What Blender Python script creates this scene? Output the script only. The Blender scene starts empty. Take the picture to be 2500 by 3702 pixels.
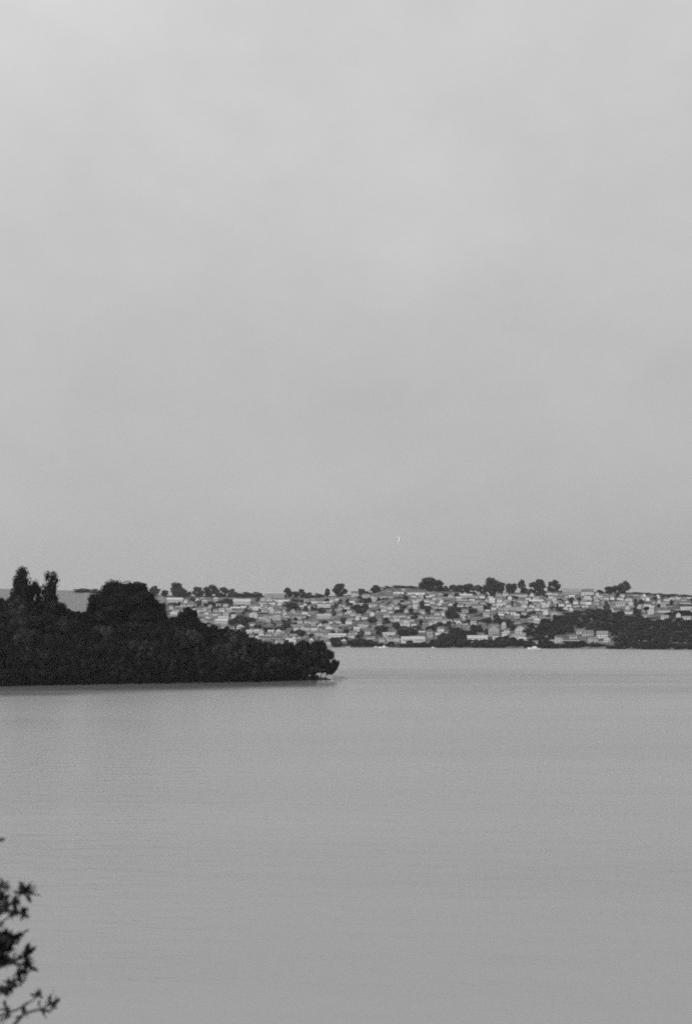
import bpy, bmesh, math, random
import numpy as np
from mathutils import Vector, Matrix

# ------------------------------------------------------------------ camera, sky, sun, exposure
sc = bpy.context.scene
C = sc.collection
FOC = 5208.0                       # focal length measured in photograph pixels
THETA = math.atan(419 / FOC)       # the camera looks slightly up
CAM_Z = 25.0
cam_d = bpy.data.cameras.new('camera')
cam = bpy.data.objects.new('camera', cam_d)
C.objects.link(cam)
cam.location = (0, 0, CAM_Z)
cam.rotation_euler = (math.pi / 2 + THETA, 0, 0)
cam_d.sensor_fit = 'HORIZONTAL'
cam_d.sensor_width = 24.0
cam_d.lens = FOC / 2500 * 24.0
cam_d.clip_start = 0.1
cam_d.clip_end = 30000
cam_d.dof.use_dof = True
cam_d.dof.focus_distance = 1300
cam_d.dof.aperture_fstop = 3.6
sc.camera = cam

SUN_AZ, SUN_EL = math.radians(-132), math.radians(30)     # thinly veiled sun behind the left shoulder
sdir = Vector((math.sin(SUN_AZ) * math.cos(SUN_EL), math.cos(SUN_AZ) * math.cos(SUN_EL), math.sin(SUN_EL)))
world = bpy.data.worlds.new('World')
sc.world = world
world.use_nodes = True
wn, wl = world.node_tree.nodes, world.node_tree.links
wn.clear()
w_out = wn.new('ShaderNodeOutputWorld')
w_bg = wn.new('ShaderNodeBackground')
w_bg.inputs['Strength'].default_value = 0.10
sky = wn.new('ShaderNodeTexSky')
sky.sky_type = 'NISHITA'
sky.sun_disc = False
sky.sun_elevation = SUN_EL
sky.sun_rotation = SUN_AZ
sky.dust_density = 3.0
sky.altitude = 20
bw = wn.new('ShaderNodeRGBToBW')
wl.new(sky.outputs[0], bw.inputs[0])
tc = wn.new('ShaderNodeTexCoord')
def wmath(op, a, b=None, c=None):
    n = wn.new('ShaderNodeMath'); n.operation = op
    for i, v in enumerate((a, b, c)):
        if v is None: continue
        if isinstance(v, (int, float)): n.inputs[i].default_value = v
        else: wl.new(v, n.inputs[i])
    return n.outputs[0]
sep = wn.new('ShaderNodeSeparateXYZ')
wl.new(tc.outputs['Generated'], sep.inputs[0])
zc = wmath('MAXIMUM', sep.outputs[2], 0.0)
dot = wn.new('ShaderNodeVectorMath'); dot.operation = 'DOT_PRODUCT'
wl.new(tc.outputs['Generated'], dot.inputs[0]); dot.inputs[1].default_value = (-0.66, 0.40, 0.63)   # thinner cloud up on the left
glow = wmath('POWER', wmath('MAXIMUM', dot.outputs['Value'], 0.0), 5.0)
map_ = wn.new('ShaderNodeMapping'); map_.inputs['Scale'].default_value = (1.4, 1.0, 2.0); map_.inputs['Rotation'].default_value = (0.0, 0.45, 0.3)
wl.new(tc.outputs['Generated'], map_.inputs[0])
cl = wn.new('ShaderNodeTexNoise'); cl.inputs['Scale'].default_value = 3.2; cl.inputs['Detail'].default_value = 12.0
cl.inputs['Roughness'].default_value = 0.64
wl.new(map_.outputs[0], cl.inputs['Vector'])
cloud = wmath('MULTIPLY_ADD', wmath('SUBTRACT', cl.outputs[0], 0.5), 0.38, 1.0)
SKY_BASE, SKY_UP, SKY_GLOW = 3.85, 4.5, 2.5
veil = wmath('MULTIPLY_ADD', zc, SKY_UP, SKY_BASE)
veil = wmath('MULTIPLY_ADD', glow, SKY_GLOW, veil)
veil = wmath('MULTIPLY', veil, cloud)
# a darker bank of cloud low over the land, thickest ahead and to the right
zb = wmath('DIVIDE', wmath('SUBTRACT', sep.outputs[2], 0.035), 0.055)
bank_c = wmath('POWER', 2.718, wmath('MULTIPLY', wmath('MULTIPLY', zb, zb), -1.0))
side = wmath('MINIMUM', wmath('MAXIMUM', wmath('MULTIPLY_ADD', sep.outputs[0], 1.6, 0.6), 0.0), 1.0)
veil = wmath('MULTIPLY', veil, wmath('SUBTRACT', 1.0, wmath('MULTIPLY', wmath('MULTIPLY', bank_c, side), 0.09)))
tot = wmath('MULTIPLY_ADD', bw.outputs[0], 0.12, veil)
wl.new(tot, w_bg.inputs['Color'])
wl.new(w_bg.outputs[0], w_out.inputs['Surface'])

sun_d = bpy.data.lights.new('sun', 'SUN')
sun_d.energy = 1.7
sun_d.angle = math.radians(6)
sun_d.color = (1, 1, 1)
sun = bpy.data.objects.new('sun', sun_d)
C.objects.link(sun)
sun.location = (-200, 0, 300)
sun.rotation_euler = sdir.to_track_quat('Z', 'Y').to_euler()

vs = sc.view_settings
vs.view_transform = 'Standard'; vs.look = 'None'; vs.exposure = 0.0; vs.gamma = 1.0; vs.use_curve_mapping = False
sc.render.engine = 'CYCLES'
sc.cycles.use_denoising = False
sc.cycles.use_adaptive_sampling = True
sc.cycles.adaptive_threshold = 0.035
sc.cycles.adaptive_min_samples = 24
sc.cycles.max_bounces = 6
sc.cycles.diffuse_bounces = 2
sc.cycles.glossy_bounces = 2
sc.cycles.volume_bounces = 1
sc.cycles.pixel_filter_type = 'BLACKMAN_HARRIS'
sc.cycles.filter_width = 1.9

# ------------------------------------------------------------------ helpers
RX, RF, RU = np.array([1., 0, 0]), np.array([0, math.cos(THETA), math.sin(THETA)]), np.array([0, -math.sin(THETA), math.cos(THETA)])
def ray(px, py):
    return RF + (px - 1250) / FOC * RX + (1851 - py) / FOC * RU
def at(px, py, y):
    """the point seen at photograph pixel (px, py) that stands y metres out"""
    d = ray(px, py)
    p = d * (y / d[1])
    return Vector((p[0], p[1], p[2] + CAM_Z))
def lerp(tab, x):
    return np.interp(x, [a for a, _ in tab], [b for _, b in tab])
def obj(name, mesh, mat=None, parent=None, loc=(0, 0, 0), rotz=0.0, scale=(1, 1, 1)):
    o = bpy.data.objects.new(name, mesh)
    C.objects.link(o)
    if mat is not None and mesh is not None and not mesh.materials:
        mesh.materials.append(mat)
    if parent is not None: o.parent = parent
    o.location = loc
    o.rotation_euler = (0, 0, rotz)
    o.scale = scale
    return o
def tag(o, label=None, cat=None, group=None, kind=None):
    if label: o['label'] = label
    if cat: o['category'] = cat
    if group: o['group'] = group
    if kind: o['kind'] = kind
    return o
def mesh_np(name, V, F, mat=None, smooth=False):
    me = bpy.data.meshes.new(name)
    V = np.asarray(V, dtype=np.float32); F = np.asarray(F, dtype=np.int32)
    nv, nf, k = len(V), len(F), F.shape[1]
    me.vertices.add(nv); me.vertices.foreach_set('co', V.ravel())
    me.loops.add(nf * k); me.loops.foreach_set('vertex_index', F.ravel())
    me.polygons.add(nf)
    me.polygons.foreach_set('loop_start', np.arange(nf, dtype=np.int32) * k)
    me.polygons.foreach_set('loop_total', np.full(nf, k, dtype=np.int32))
    if smooth: me.polygons.foreach_set('use_smooth', np.ones(nf, dtype=bool))
    me.update(calc_edges=True)
    if mat: me.materials.append(mat)
    return me
class MB:
    """collects boxes, prisms and tubes into one mesh"""
    def __init__(self): self.v, self.f = [], []
    def box(self, x0, x1, y0, y1, z0, z1):
        b = len(self.v)
        self.v += [(x0, y0, z0), (x1, y0, z0), (x1, y1, z0), (x0, y1, z0), (x0, y0, z1), (x1, y0, z1), (x1, y1, z1), (x0, y1, z1)]
        self.f += [tuple(b + i for i in q) for q in ((0, 3, 2, 1), (4, 5, 6, 7), (0, 1, 5, 4), (1, 2, 6, 5), (2, 3, 7, 6), (3, 0, 4, 7))]
        return self
    def poly(self, pts, faces):
        b = len(self.v); self.v += [tuple(p) for p in pts]
        self.f += [tuple(b + i for i in q) for q in faces]
        return self
    def tube(self, pts, radii, n=6):
        pts = [Vector(p) for p in pts]
        b = len(self.v)
        for i, p in enumerate(pts):
            t = (pts[min(i + 1, len(pts) - 1)] - pts[max(i - 1, 0)]).normalized()
            a = t.orthogonal().normalized(); c = t.cross(a)
            for k in range(n):
                an = 2 * math.pi * k / n
                self.v.append(tuple(p + (a * math.cos(an) + c * math.sin(an)) * radii[i]))
        for i in range(len(pts) - 1):
            for k in range(n):
                k2 = (k + 1) % n
                self.f.append((b + i * n + k, b + i * n + k2, b + (i + 1) * n + k2, b + (i + 1) * n + k))
        self.f.append(tuple(b + k for k in reversed(range(n))))
        self.f.append(tuple(b + (len(pts) - 1) * n + k for k in range(n)))
        return self
    def mesh(self, name, mat=None, smooth=False):
        me = bpy.data.meshes.new(name)
        me.from_pydata(self.v, [], self.f)
        if smooth:
            for p in me.polygons: p.use_smooth = True
        me.update()
        if mat: me.materials.append(mat)
        return me

def material(name, lo, hi, scale=1.0, rough=0.85, spec=0.2, detail=4.0, bump=0.0, bscale=None, coords='Object', stretch=(1, 1, 1), per_object=0.0):
    m = bpy.data.materials.new(name); m.use_nodes = True
    n, l = m.node_tree.nodes, m.node_tree.links
    p = n['Principled BSDF']
    p.inputs['Roughness'].default_value = rough
    p.inputs['Specular IOR Level'].default_value = spec
    tcn = n.new('ShaderNodeTexCoord'); mp = n.new('ShaderNodeMapping'); mp.inputs['Scale'].default_value = stretch
    l.new(tcn.outputs[coords], mp.inputs[0])
    no = n.new('ShaderNodeTexNoise'); no.inputs['Scale'].default_value = scale; no.inputs['Detail'].default_value = detail
    l.new(mp.outputs[0], no.inputs['Vector'])
    mr = n.new('ShaderNodeMapRange'); mr.inputs['From Min'].default_value = 0.3; mr.inputs['From Max'].default_value = 0.7
    mr.inputs['To Min'].default_value = lo; mr.inputs['To Max'].default_value = hi
    l.new(no.outputs[0], mr.inputs[0])
    out = mr.outputs[0]
    if per_object:
        oi = n.new('ShaderNodeObjectInfo')
        a = n.new('ShaderNodeMath'); a.operation = 'MULTIPLY_ADD'; a.inputs[1].default_value = 2 * per_object; a.inputs[2].default_value = 1 - per_object
        l.new(oi.outputs['Random'], a.inputs[0])
        b = n.new('ShaderNodeMath'); b.operation = 'MULTIPLY'; l.new(out, b.inputs[0]); l.new(a.outputs[0], b.inputs[1]); out = b.outputs[0]
    l.new(out, p.inputs['Base Color'])
    if bump:
        b2 = n.new('ShaderNodeTexNoise'); b2.inputs['Scale'].default_value = bscale or scale * 6; b2.inputs['Detail'].default_value = 4
        l.new(mp.outputs[0], b2.inputs['Vector'])
        bp = n.new('ShaderNodeBump'); bp.inputs['Strength'].default_value = bump; bp.inputs['Distance'].default_value = 0.1
        l.new(b2.outputs[0], bp.inputs['Height']); l.new(bp.outputs[0], p.inputs['Normal'])
    return m

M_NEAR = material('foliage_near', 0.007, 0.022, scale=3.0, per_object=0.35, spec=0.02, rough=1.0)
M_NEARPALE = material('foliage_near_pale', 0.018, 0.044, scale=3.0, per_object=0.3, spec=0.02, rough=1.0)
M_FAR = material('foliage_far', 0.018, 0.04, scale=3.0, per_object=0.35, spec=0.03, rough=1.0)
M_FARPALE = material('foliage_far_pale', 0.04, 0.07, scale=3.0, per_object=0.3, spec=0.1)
M_WETWOOD = material('wet_wood', 0.008, 0.02, scale=1.0, rough=0.9, spec=0.05)
M_BARK = material('bark', 0.03, 0.07, scale=6.0, bump=0.4)
M_LEAF = material('shrub_leaf', 0.015, 0.03, scale=20.0, rough=0.6, spec=0.25, per_object=0.3)
M_WHITE = material('render_white', 0.48, 0.70, scale=0.4, per_object=0.2)
M_GREYWALL = material('render_grey', 0.36, 0.5, scale=0.4, per_object=0.2)
M_BRICK = material('brick_wall', 0.16, 0.26, scale=0.6, per_object=0.2)
M_SLATE = material('slate_roof', 0.09, 0.15, scale=0.8, rough=0.6, per_object=0.3)
M_TILE = material('tile_roof', 0.16, 0.26, scale=0.8, rough=0.7, per_object=0.3)
M_PALEROOF = material('pale_roof', 0.38, 0.52, scale=0.5, rough=0.6, per_object=0.15)
M_GLASS = material('window_glass', 0.03, 0.06, scale=1.0, rough=0.15, spec=0.5)
M_STONE = material('stone', 0.2, 0.34, scale=0.5, bump=0.4, coords='Object')
M_BOAT = material('boat_white', 0.7, 0.82, scale=0.5, rough=0.4, spec=0.4)
M_GULL = material('gull_white', 0.74, 0.86, scale=8, rough=0.7)
M_GULLGREY = material('gull_grey', 0.7, 0.8, scale=8, rough=0.7)
M_EARTH = material('earth', 0.03, 0.07, scale=0.08, detail=8, coords='Object', bump=0.5, bscale=1.0)

# ------------------------------------------------------------------ far hillside
SHORE = [(-8000, 2334), (0, 2334), (600, 2337), (1250, 2340), (1700, 2342), (2100, 2345), (2500, 2349), (4000, 2356), (10000, 2356)]
RIDGE = [(-8000, 2150), (-600, 2133), (0, 2131), (300, 2138), (600, 2154), (700, 2156), (900, 2156), (1000, 2157), (1100, 2160), (1250, 2154), (1350, 2142),
         (1400, 2128), (1450, 2122), (1500, 2126), (1540, 2134), (1700, 2141), (1900, 2146), (2000, 2138), (2100, 2141), (2300, 2145), (2500, 2155), (3200, 2150), (10000, 2160)]
DEPTH = 650.0
def shore_y(px): return CAM_Z * FOC / (lerp(SHORE, px) - 2270)
def ridge_y(px): return shore_y(px) + DEPTH
def hill(x, y):
    px = 1250 + FOC * np.asarray(x) / np.asarray(y)
    ys = shore_y(px); yr = ys + DEPTH
    zr = CAM_Z + (2270 - lerp(RIDGE, px)) / FOC * yr
    t = (y - ys) / DEPTH
    tt = np.clip(t, 0, 1)
    z = zr * (tt ** 0.88) + 1.0 * np.clip(t * 60, 0, 1)
    z = z + np.sin(px * 0.011 + tt * 9) * 1.6 * np.sin(math.pi * tt)
    z = np.where(t > 1, zr + 1.0 - (t - 1) * DEPTH * 0.035, z)
    z = np.where(t < 0, np.maximum(t * DEPTH * 0.12, -4.0) - 0.05, z)
    return z
Y_LINE = np.arange(1500.0, 2900.0, 1.0)
def hit_hill(px, py):
    """where the line of sight through a pixel meets the hillside"""
    d = ray(px, py); k = d / d[1]
    z = CAM_Z + Y_LINE * k[2]; x = Y_LINE * k[0]
    g = hill(x, Y_LINE)
    idx = np.nonzero(z <= g)[0]
    i = idx[0] if len(idx) else int(np.argmin(z - g))
    return Vector((x[i], Y_LINE[i], g[i]))

def hill_material():
    m = bpy.data.materials.new('hill_ground'); m.use_nodes = True
    n, l = m.node_tree.nodes, m.node_tree.links
    p = n['Principled BSDF']; p.inputs['Roughness'].default_value = 0.95; p.inputs['Specular IOR Level'].default_value = 0.05
    tcn = n.new('ShaderNodeTexCoord')
    mp = n.new('ShaderNodeMapping'); mp.inputs['Scale'].default_value = (1, 0.8, 0.0)
    l.new(tcn.outputs['Object'], mp.inputs[0])
    v = n.new('ShaderNodeTexVoronoi'); v.inputs['Scale'].default_value = 0.055
    l.new(mp.outputs[0], v.inputs['Vector'])
    no = n.new('ShaderNodeTexNoise'); no.inputs['Scale'].default_value = 0.12; no.inputs['Detail'].default_value = 6
    l.new(mp.outputs[0], no.inputs['Vector'])
    r1 = n.new('ShaderNodeSeparateColor'); l.new(v.outputs['Color'], r1.inputs[0])
    a = n.new('ShaderNodeMapRange'); a.inputs['To Min'].default_value = 0.04; a.inputs['To Max'].default_value = 0.20
    l.new(r1.outputs[0], a.inputs[0])
    b = n.new('ShaderNodeMapRange'); b.inputs['From Min'].default_value = 0.3; b.inputs['From Max'].default_value = 0.7
    b.inputs['To Min'].default_value = 0.6; b.inputs['To Max'].default_value = 1.35
    l.new(no.outputs[0], b.inputs[0])
    c = n.new('ShaderNodeMath'); c.operation = 'MULTIPLY'; l.new(a.outputs[0], c.inputs[0]); l.new(b.outputs[0], c.inputs[1])
    l.new(c.outputs[0], p.inputs['Base Color'])
    return m
def field_material():
    m = bpy.data.materials.new('field_rows'); m.use_nodes = True
    n, l = m.node_tree.nodes, m.node_tree.links
    p = n['Principled BSDF']; p.inputs['Roughness'].default_value = 0.95; p.inputs['Specular IOR Level'].default_value = 0.05
    tcn = n.new('ShaderNodeTexCoord')
    w = n.new('ShaderNodeTexWave'); w.bands_direction = 'X'; w.inputs['Scale'].default_value = 0.11; w.inputs['Distortion'].default_value = 1.5
    w.inputs['Detail'].default_value = 2
    l.new(tcn.outputs['Object'], w.inputs['Vector'])
    no = n.new('ShaderNodeTexNoise'); no.inputs['Scale'].default_value = 0.06; no.inputs['Detail'].default_value = 6
    l.new(tcn.outputs['Object'], no.inputs['Vector'])
    a = n.new('ShaderNodeMapRange'); a.inputs['To Min'].default_value = 0.17; a.inputs['To Max'].default_value = 0.22
    l.new(w.outputs[0], a.inputs[0])
    b = n.new('ShaderNodeMapRange'); b.inputs['From Min'].default_value = 0.3; b.inputs['From Max'].default_value = 0.7
    b.inputs['To Min'].default_value = 0.88; b.inputs['To Max'].default_value = 1.1
    l.new(no.outputs[0], b.inputs[0])
    c = n.new('ShaderNodeMath'); c.operation = 'MULTIPLY'; l.new(a.outputs[0], c.inputs[0]); l.new(b.outputs[0], c.inputs[1])
    l.new(c.outputs[0], p.inputs['Base Color'])
    return m
M_HILL, M_FIELD = hill_material(), field_material()
def sheet(pxs, offs, name, mat):
    P, O = np.meshgrid(pxs, offs, indexing='ij')
    ys = shore_y(P); Y = ys + O; X = (P - 1250) / FOC * Y
    Z = hill(X, Y)
    V = np.stack([X, Y, Z], -1).reshape(-1, 3)
    a, b = len(pxs), len(offs)
    i, j = np.meshgrid(np.arange(a - 1), np.arange(b - 1), indexing='ij')
    q = (i * b + j).ravel()
    F = np.stack([q, q + b, q + b + 1, q + 1], -1)
    return tag(obj(name, mesh_np(name, V, F, mat, smooth=True)), kind='structure')
offs = np.concatenate([np.linspace(-90, 0, 8)[:-1], np.linspace(0, 660, 120), np.linspace(700, 2600, 20)])
sheet(np.concatenate([np.linspace(590, 2600, 320), np.linspace(2700, 8800, 40)]), offs, 'hillside', M_HILL)
sheet(np.concatenate([np.linspace(-6200, -100, 30), np.linspace(-50, 590, 60)]), offs, 'field', M_FIELD)

# ------------------------------------------------------------------ water
def water_material():
    m = bpy.data.materials.new('water'); m.use_nodes = True
    n, l = m.node_tree.nodes, m.node_tree.links
    p = n['Principled BSDF']
    p.inputs['IOR'].default_value = 1.33
    tcn = n.new('ShaderNodeTexCoord')
    def noise(scale, stretch, detail=3, rough=0.5):
        mp = n.new('ShaderNodeMapping'); mp.inputs['Scale'].default_value = stretch
        mp.inputs['Rotation'].default_value = (0, 0, 0.12)
        l.new(tcn.outputs['Object'], mp.inputs[0])
        no = n.new('ShaderNodeTexNoise'); no.inputs['Scale'].default_value = scale; no.inputs['Detail'].default_value = detail
        no.inputs['Roughness'].default_value = rough
        l.new(mp.outputs[0], no.inputs['Vector']); return no.outputs[0]
    lane = noise(0.012, (0.14, 1.0, 1), 5, 0.6)      # wind lanes
    r = n.new('ShaderNodeMapRange'); r.inputs['From Min'].default_value = 0.35; r.inputs['From Max'].default_value = 0.7
    r.inputs['To Min'].default_value = 0.24; r.inputs['To Max'].default_value = 0.34
    l.new(lane, r.inputs[0])
    def ma(op, a, b_=None, c_=None):
        q_ = n.new('ShaderNodeMath'); q_.operation = op
        for i_, v_ in enumerate((a, b_, c_)):
            if v_ is None: continue
            if isinstance(v_, (int, float)): q_.inputs[i_].default_value = v_
            else: l.new(v_, q_.inputs[i_])
        return q_.outputs[0]
    sp = n.new('ShaderNodeSeparateXYZ'); l.new(tcn.outputs['Object'], sp.inputs[0])
    # metres of open water between a point and the sheltering bank of the headland
    off = ma('ABSOLUTE', ma('SUBTRACT', ma('MULTIPLY_ADD', sp.outputs[0], 0.6, 706.0), sp.outputs[1]))
    off = ma('ADD', off, ma('MULTIPLY', ma('MAXIMUM', ma('ADD', sp.outputs[0], 6.0), 0.0), 8.0))
    ragged = ma('MULTIPLY_ADD', ma('SUBTRACT', noise(0.02, (0.25, 1.0, 1), 5, 0.65), 0.5), 150.0, off)
    w_ = n.new('ShaderNodeMapRange'); w_.interpolation_type = 'SMOOTHSTEP'
    w_.inputs['From Min'].default_value = 45; w_.inputs['From Max'].default_value = 115
    l.new(ragged, w_.inputs[0]); windy = w_.outputs[0]
    l.new(ma('MULTIPLY', r.outputs[0], ma('MULTIPLY_ADD', windy, 0.8, 0.2)), p.inputs['Roughness'])
    c = n.new('ShaderNodeMapRange'); c.inputs['From Min'].default_value = 0.3; c.inputs['From Max'].default_value = 0.7
    c.inputs['To Min'].default_value = 0.31; c.inputs['To Max'].default_value = 0.26
    l.new(lane, c.inputs[0])  # darker tone of the wind lanes painted into the base colour
    # ragged band across the middle: ruffled water's dimmer reflection painted into the base colour
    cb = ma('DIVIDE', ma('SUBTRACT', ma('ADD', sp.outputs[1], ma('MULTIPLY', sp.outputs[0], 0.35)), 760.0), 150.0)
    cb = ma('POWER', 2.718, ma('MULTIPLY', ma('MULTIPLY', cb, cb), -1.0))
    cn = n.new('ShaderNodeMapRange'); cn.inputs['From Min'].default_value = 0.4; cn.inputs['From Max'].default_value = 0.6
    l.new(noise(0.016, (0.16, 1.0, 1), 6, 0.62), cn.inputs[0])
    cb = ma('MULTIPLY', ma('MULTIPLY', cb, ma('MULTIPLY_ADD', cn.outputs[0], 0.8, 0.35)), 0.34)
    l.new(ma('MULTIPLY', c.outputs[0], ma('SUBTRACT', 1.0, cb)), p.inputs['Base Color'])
    g_ = n.new('ShaderNodeMapRange'); g_.inputs['From Min'].default_value = 0.38; g_.inputs['From Max'].default_value = 0.62
    g_.inputs['To Min'].default_value = 0.5; g_.inputs['To Max'].default_value = 1.35
    l.new(noise(0.006, (0.22, 1.0, 1), 6, 0.6), g_.inputs[0])
    # a breeze patch lying across the middle of the water
    bd = ma('DIVIDE', ma('SUBTRACT', ma('ADD', sp.outputs[1], ma('MULTIPLY', sp.outputs[0], 0.25)), 690.0), 120.0)
    bd = ma('POWER', 2.718, ma('MULTIPLY', ma('MULTIPLY', bd, bd), -1.0))
    gust = ma('MULTIPLY', g_.outputs[0], ma('MULTIPLY_ADD', bd, 1.2, 1.0))
    def bump(h, s, d, prev=None, k_=None):
        b = n.new('ShaderNodeBump'); b.inputs['Strength'].default_value = s; b.inputs['Distance'].default_value = d
        l.new(h, b.inputs['Height'])
        l.new(ma('MULTIPLY', ma('MULTIPLY', ma('MULTIPLY_ADD', windy, 0.8, 0.2), gust), s), b.inputs['Strength'])
        if prev is not None: l.new(prev, b.inputs['Normal'])
        return b.outputs[0]
    b1 = bump(noise(0.28, (0.45, 1, 1), 4), 0.7, 0.30)
    b2 = bump(noise(1.8, (0.4, 1, 1), 3), 0.7, 0.06, b1)
    l.new(b2, p.inputs['Normal'])
    return m
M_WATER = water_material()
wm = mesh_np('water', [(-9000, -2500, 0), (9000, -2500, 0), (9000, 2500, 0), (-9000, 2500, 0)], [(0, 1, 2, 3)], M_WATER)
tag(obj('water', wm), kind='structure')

# ------------------------------------------------------------------ wooded headland on the left
def point_front(x):
    px = lerp([(-420, -1500), (-149, 0), (-105, 300), (-85, 450), (-40, 950), (-9.6, 1180)], x)
    return lerp([(-420, 560), (-149, 620), (-118, 640), (-82, 655), (-42, 672), (-9.6, 704)], x)
def head_max(x):
    return lerp([(-420, 34), (-149, 29), (-118, 24), (-92, 24), (-80, 21), (-68, 19.5), (-56, 14), (-40, 9.5), (-22, 6.5), (-14, 3.2), (-9.6, 0.4)], x)
def head(x, y):
    x = np.asarray(x, float); y = np.asarray(y, float)
    yf = point_front(x); W = lerp([(-420, 260), (-100, 180), (-40, 70), (-9.6, 14)], x)
    d = y - yf
    k = lerp([(-420, 90), (-90, 80), (-40, 34), (-9.6, 8)], x)
    up = np.clip(d / k, 0, 1); up = up * up * (3 - 2 * up) * 0.65 + up * 0.35
    back = np.clip((W - d) / 60, 0, 1)
    z = head_max(x) * up * back + 0.9 * np.clip(d / 1.5, 0, 1) * back
    z = np.where(d < 0, np.maximum(d * 0.3, -3), z)
    z = np.where(W - d < 0, np.maximum((W - d) * 0.3, -3), z)
    tip = x + 9.6
    z = np.where(tip > 0, np.maximum(z * 0 - tip * 0.4, -3), z)
    return z
xs = np.concatenate([np.linspace(-420, -160, 20), np.linspace(-155, 0, 110)])
dd = np.concatenate([np.linspace(-12, 0, 8)[:-1], np.linspace(0, 100, 60), np.linspace(105, 290, 22)])
X, D_ = np.meshgrid(xs, dd, indexing='ij'); Y = point_front(X) + D_; Z = head(X, Y)
rng = np.random.default_rng(5)
Z = Z + np.where(D_ > 1, rng.normal(0, 0.25, Z.shape), 0)
V = np.stack([X, Y, Z], -1).reshape(-1, 3); a, b = len(xs), len(dd)
i, j = np.meshgrid(np.arange(a - 1), np.arange(b - 1), indexing='ij'); q = (i * b + j).ravel()
tag(obj('headland', mesh_np('headland', V, np.stack([q, q + b, q + b + 1, q + 1], -1), M_EARTH, smooth=True)), kind='structure')

# bank under the camera, below the frame
gx = np.linspace(-70, 70, 50); gy = np.concatenate([np.linspace(-60, 0, 12)[:-1], np.linspace(0, 50, 50)])
X, Y = np.meshgrid(gx, gy, indexing='ij')
Z = 23.3 - np.clip(Y, 0, 60) * 0.30 - np.clip(Y - 3, 0, 60) * 0.32 + rng.normal(0, 0.04, X.shape)
V = np.stack([X, Y, Z], -1).reshape(-1, 3); a, b = len(gx), len(gy)
i, j = np.meshgrid(np.arange(a - 1), np.arange(b - 1), indexing='ij'); q = (i * b + j).ravel()
tag(obj('bank', mesh_np('bank', V, np.stack([q, q + b, q + b + 1, q + 1], -1), M_EARTH, smooth=True)), kind='structure')

# ------------------------------------------------------------------ tree builder
ICO = None
def ico():
    global ICO
    if ICO is None:
        bm = bmesh.new(); bmesh.ops.create_icosphere(bm, subdivisions=2, radius=1)
        ICO = (np.array([v.co[:] for v in bm.verts]), np.array([[v.index for v in f.verts] for f in bm.faces])); bm.free()
    return ICO
def crown_mesh(name, seed, mat, clumps=26, leaves=2400, leaf=0.05, shape='round', base=0.08, core=0.82):
    """leaf clumps spread through a crown of height 1 and width 1"""
    r = np.random.default_rng(seed)
    cs, rs = [], []
    for k in range(clumps):
        while True:
            h = r.uniform(0, 1)
            if shape == 'round': R = math.sqrt(max(0, 1 - (2 * h - 0.92) ** 2)) * 0.5
            elif shape == 'broad': R = 0.5 * min(1, (1 - h) ** 0.55 * 1.25) * (0.75 + 0.25 * min(1, h * 5))
            elif shape == 'column': R = 0.5 * math.sqrt(max(0, 1 - h ** 3)) * (0.8 if h < 0.1 else 1)
            elif shape == 'low': R = 0.5 * math.sqrt(max(0, 1 - h ** 2))
            an = r.uniform(0, 2 * math.pi); rad = R * math.sqrt(r.uniform(0.05, 1))
            cr = r.uniform(0.12, 0.21) * (0.75 if shape == 'column' else 1)
            if rad + cr * 0.6 < R + 0.05: break
        z = base + (1 - base) * h
        z = min(z, 1 - cr * 0.6)
        cs.append((math.cos(an) * rad, math.sin(an) * rad, max(z, base * 0.7 + cr * 0.3))); rs.append(cr)
    cs, rs = np.array(cs), np.array(rs)
    w = rs ** 2; w /= w.sum()
    idx = r.choice(clumps, size=leaves, p=w)
    n = r.normal(size=(leaves, 3)); n /= np.linalg.norm(n, axis=1)[:, None]
    n[:, 2] = np.where(r.random(leaves) < 0.35, np.abs(n[:, 2]), n[:, 2])
    rad = rs[idx] * r.uniform(0.8, 1.22, leaves)
    P = cs[idx] + n * rad[:, None]
    o = n + r.normal(0, 0.55, (leaves, 3)); o /= np.linalg.norm(o, axis=1)[:, None]
    t = np.cross(o, r.normal(size=(leaves, 3))); t /= np.linalg.norm(t, axis=1)[:, None]
    bt = np.cross(o, t)
    s = leaf * r.uniform(0.5, 1.25, leaves)[:, None]
    V = np.concatenate([P - t * s, P - bt * s * 0.6, P + t * s, P + bt * s * 0.6], 1).reshape(-1, 3)
    F = np.arange(leaves * 4).reshape(-1, 4)
    kx = 0.5 / np.percentile(np.abs(P[:, :2]), 98.5); kz = 1.0 / np.percentile(P[:, 2], 99.3)
    iv, jf = ico()
    cv, cf = [], []
    off = len(V)
    for c, rr in zip(cs, rs):
        jit = 1 + r.normal(0, 0.10, len(iv))[:, None]
        cv.append(c + iv * rr * core * jit); cf.append(jf + off); off += len(iv)
    V = np.concatenate([V] + cv) * np.array([kx, kx, kz])
    me = bpy.data.meshes.new(name)
    tris = np.concatenate(cf)
    nv = len(V); nq, nt = len(F), len(tris)
    me.vertices.add(nv); me.vertices.foreach_set('co', V.astype(np.float32).ravel())
    me.loops.add(nq * 4 + nt * 3)
    me.loops.foreach_set('vertex_index', np.concatenate([F.ravel(), tris.ravel()]).astype(np.int32))
    me.polygons.add(nq + nt)
    me.polygons.foreach_set('loop_start', np.concatenate([np.arange(nq) * 4, nq * 4 + np.arange(nt) * 3]).astype(np.int32))
    me.polygons.foreach_set('loop_total', np.concatenate([np.full(nq, 4), np.full(nt, 3)]).astype(np.int32))
    me.update(calc_edges=True)
    me.materials.append(mat)
    return me
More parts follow.
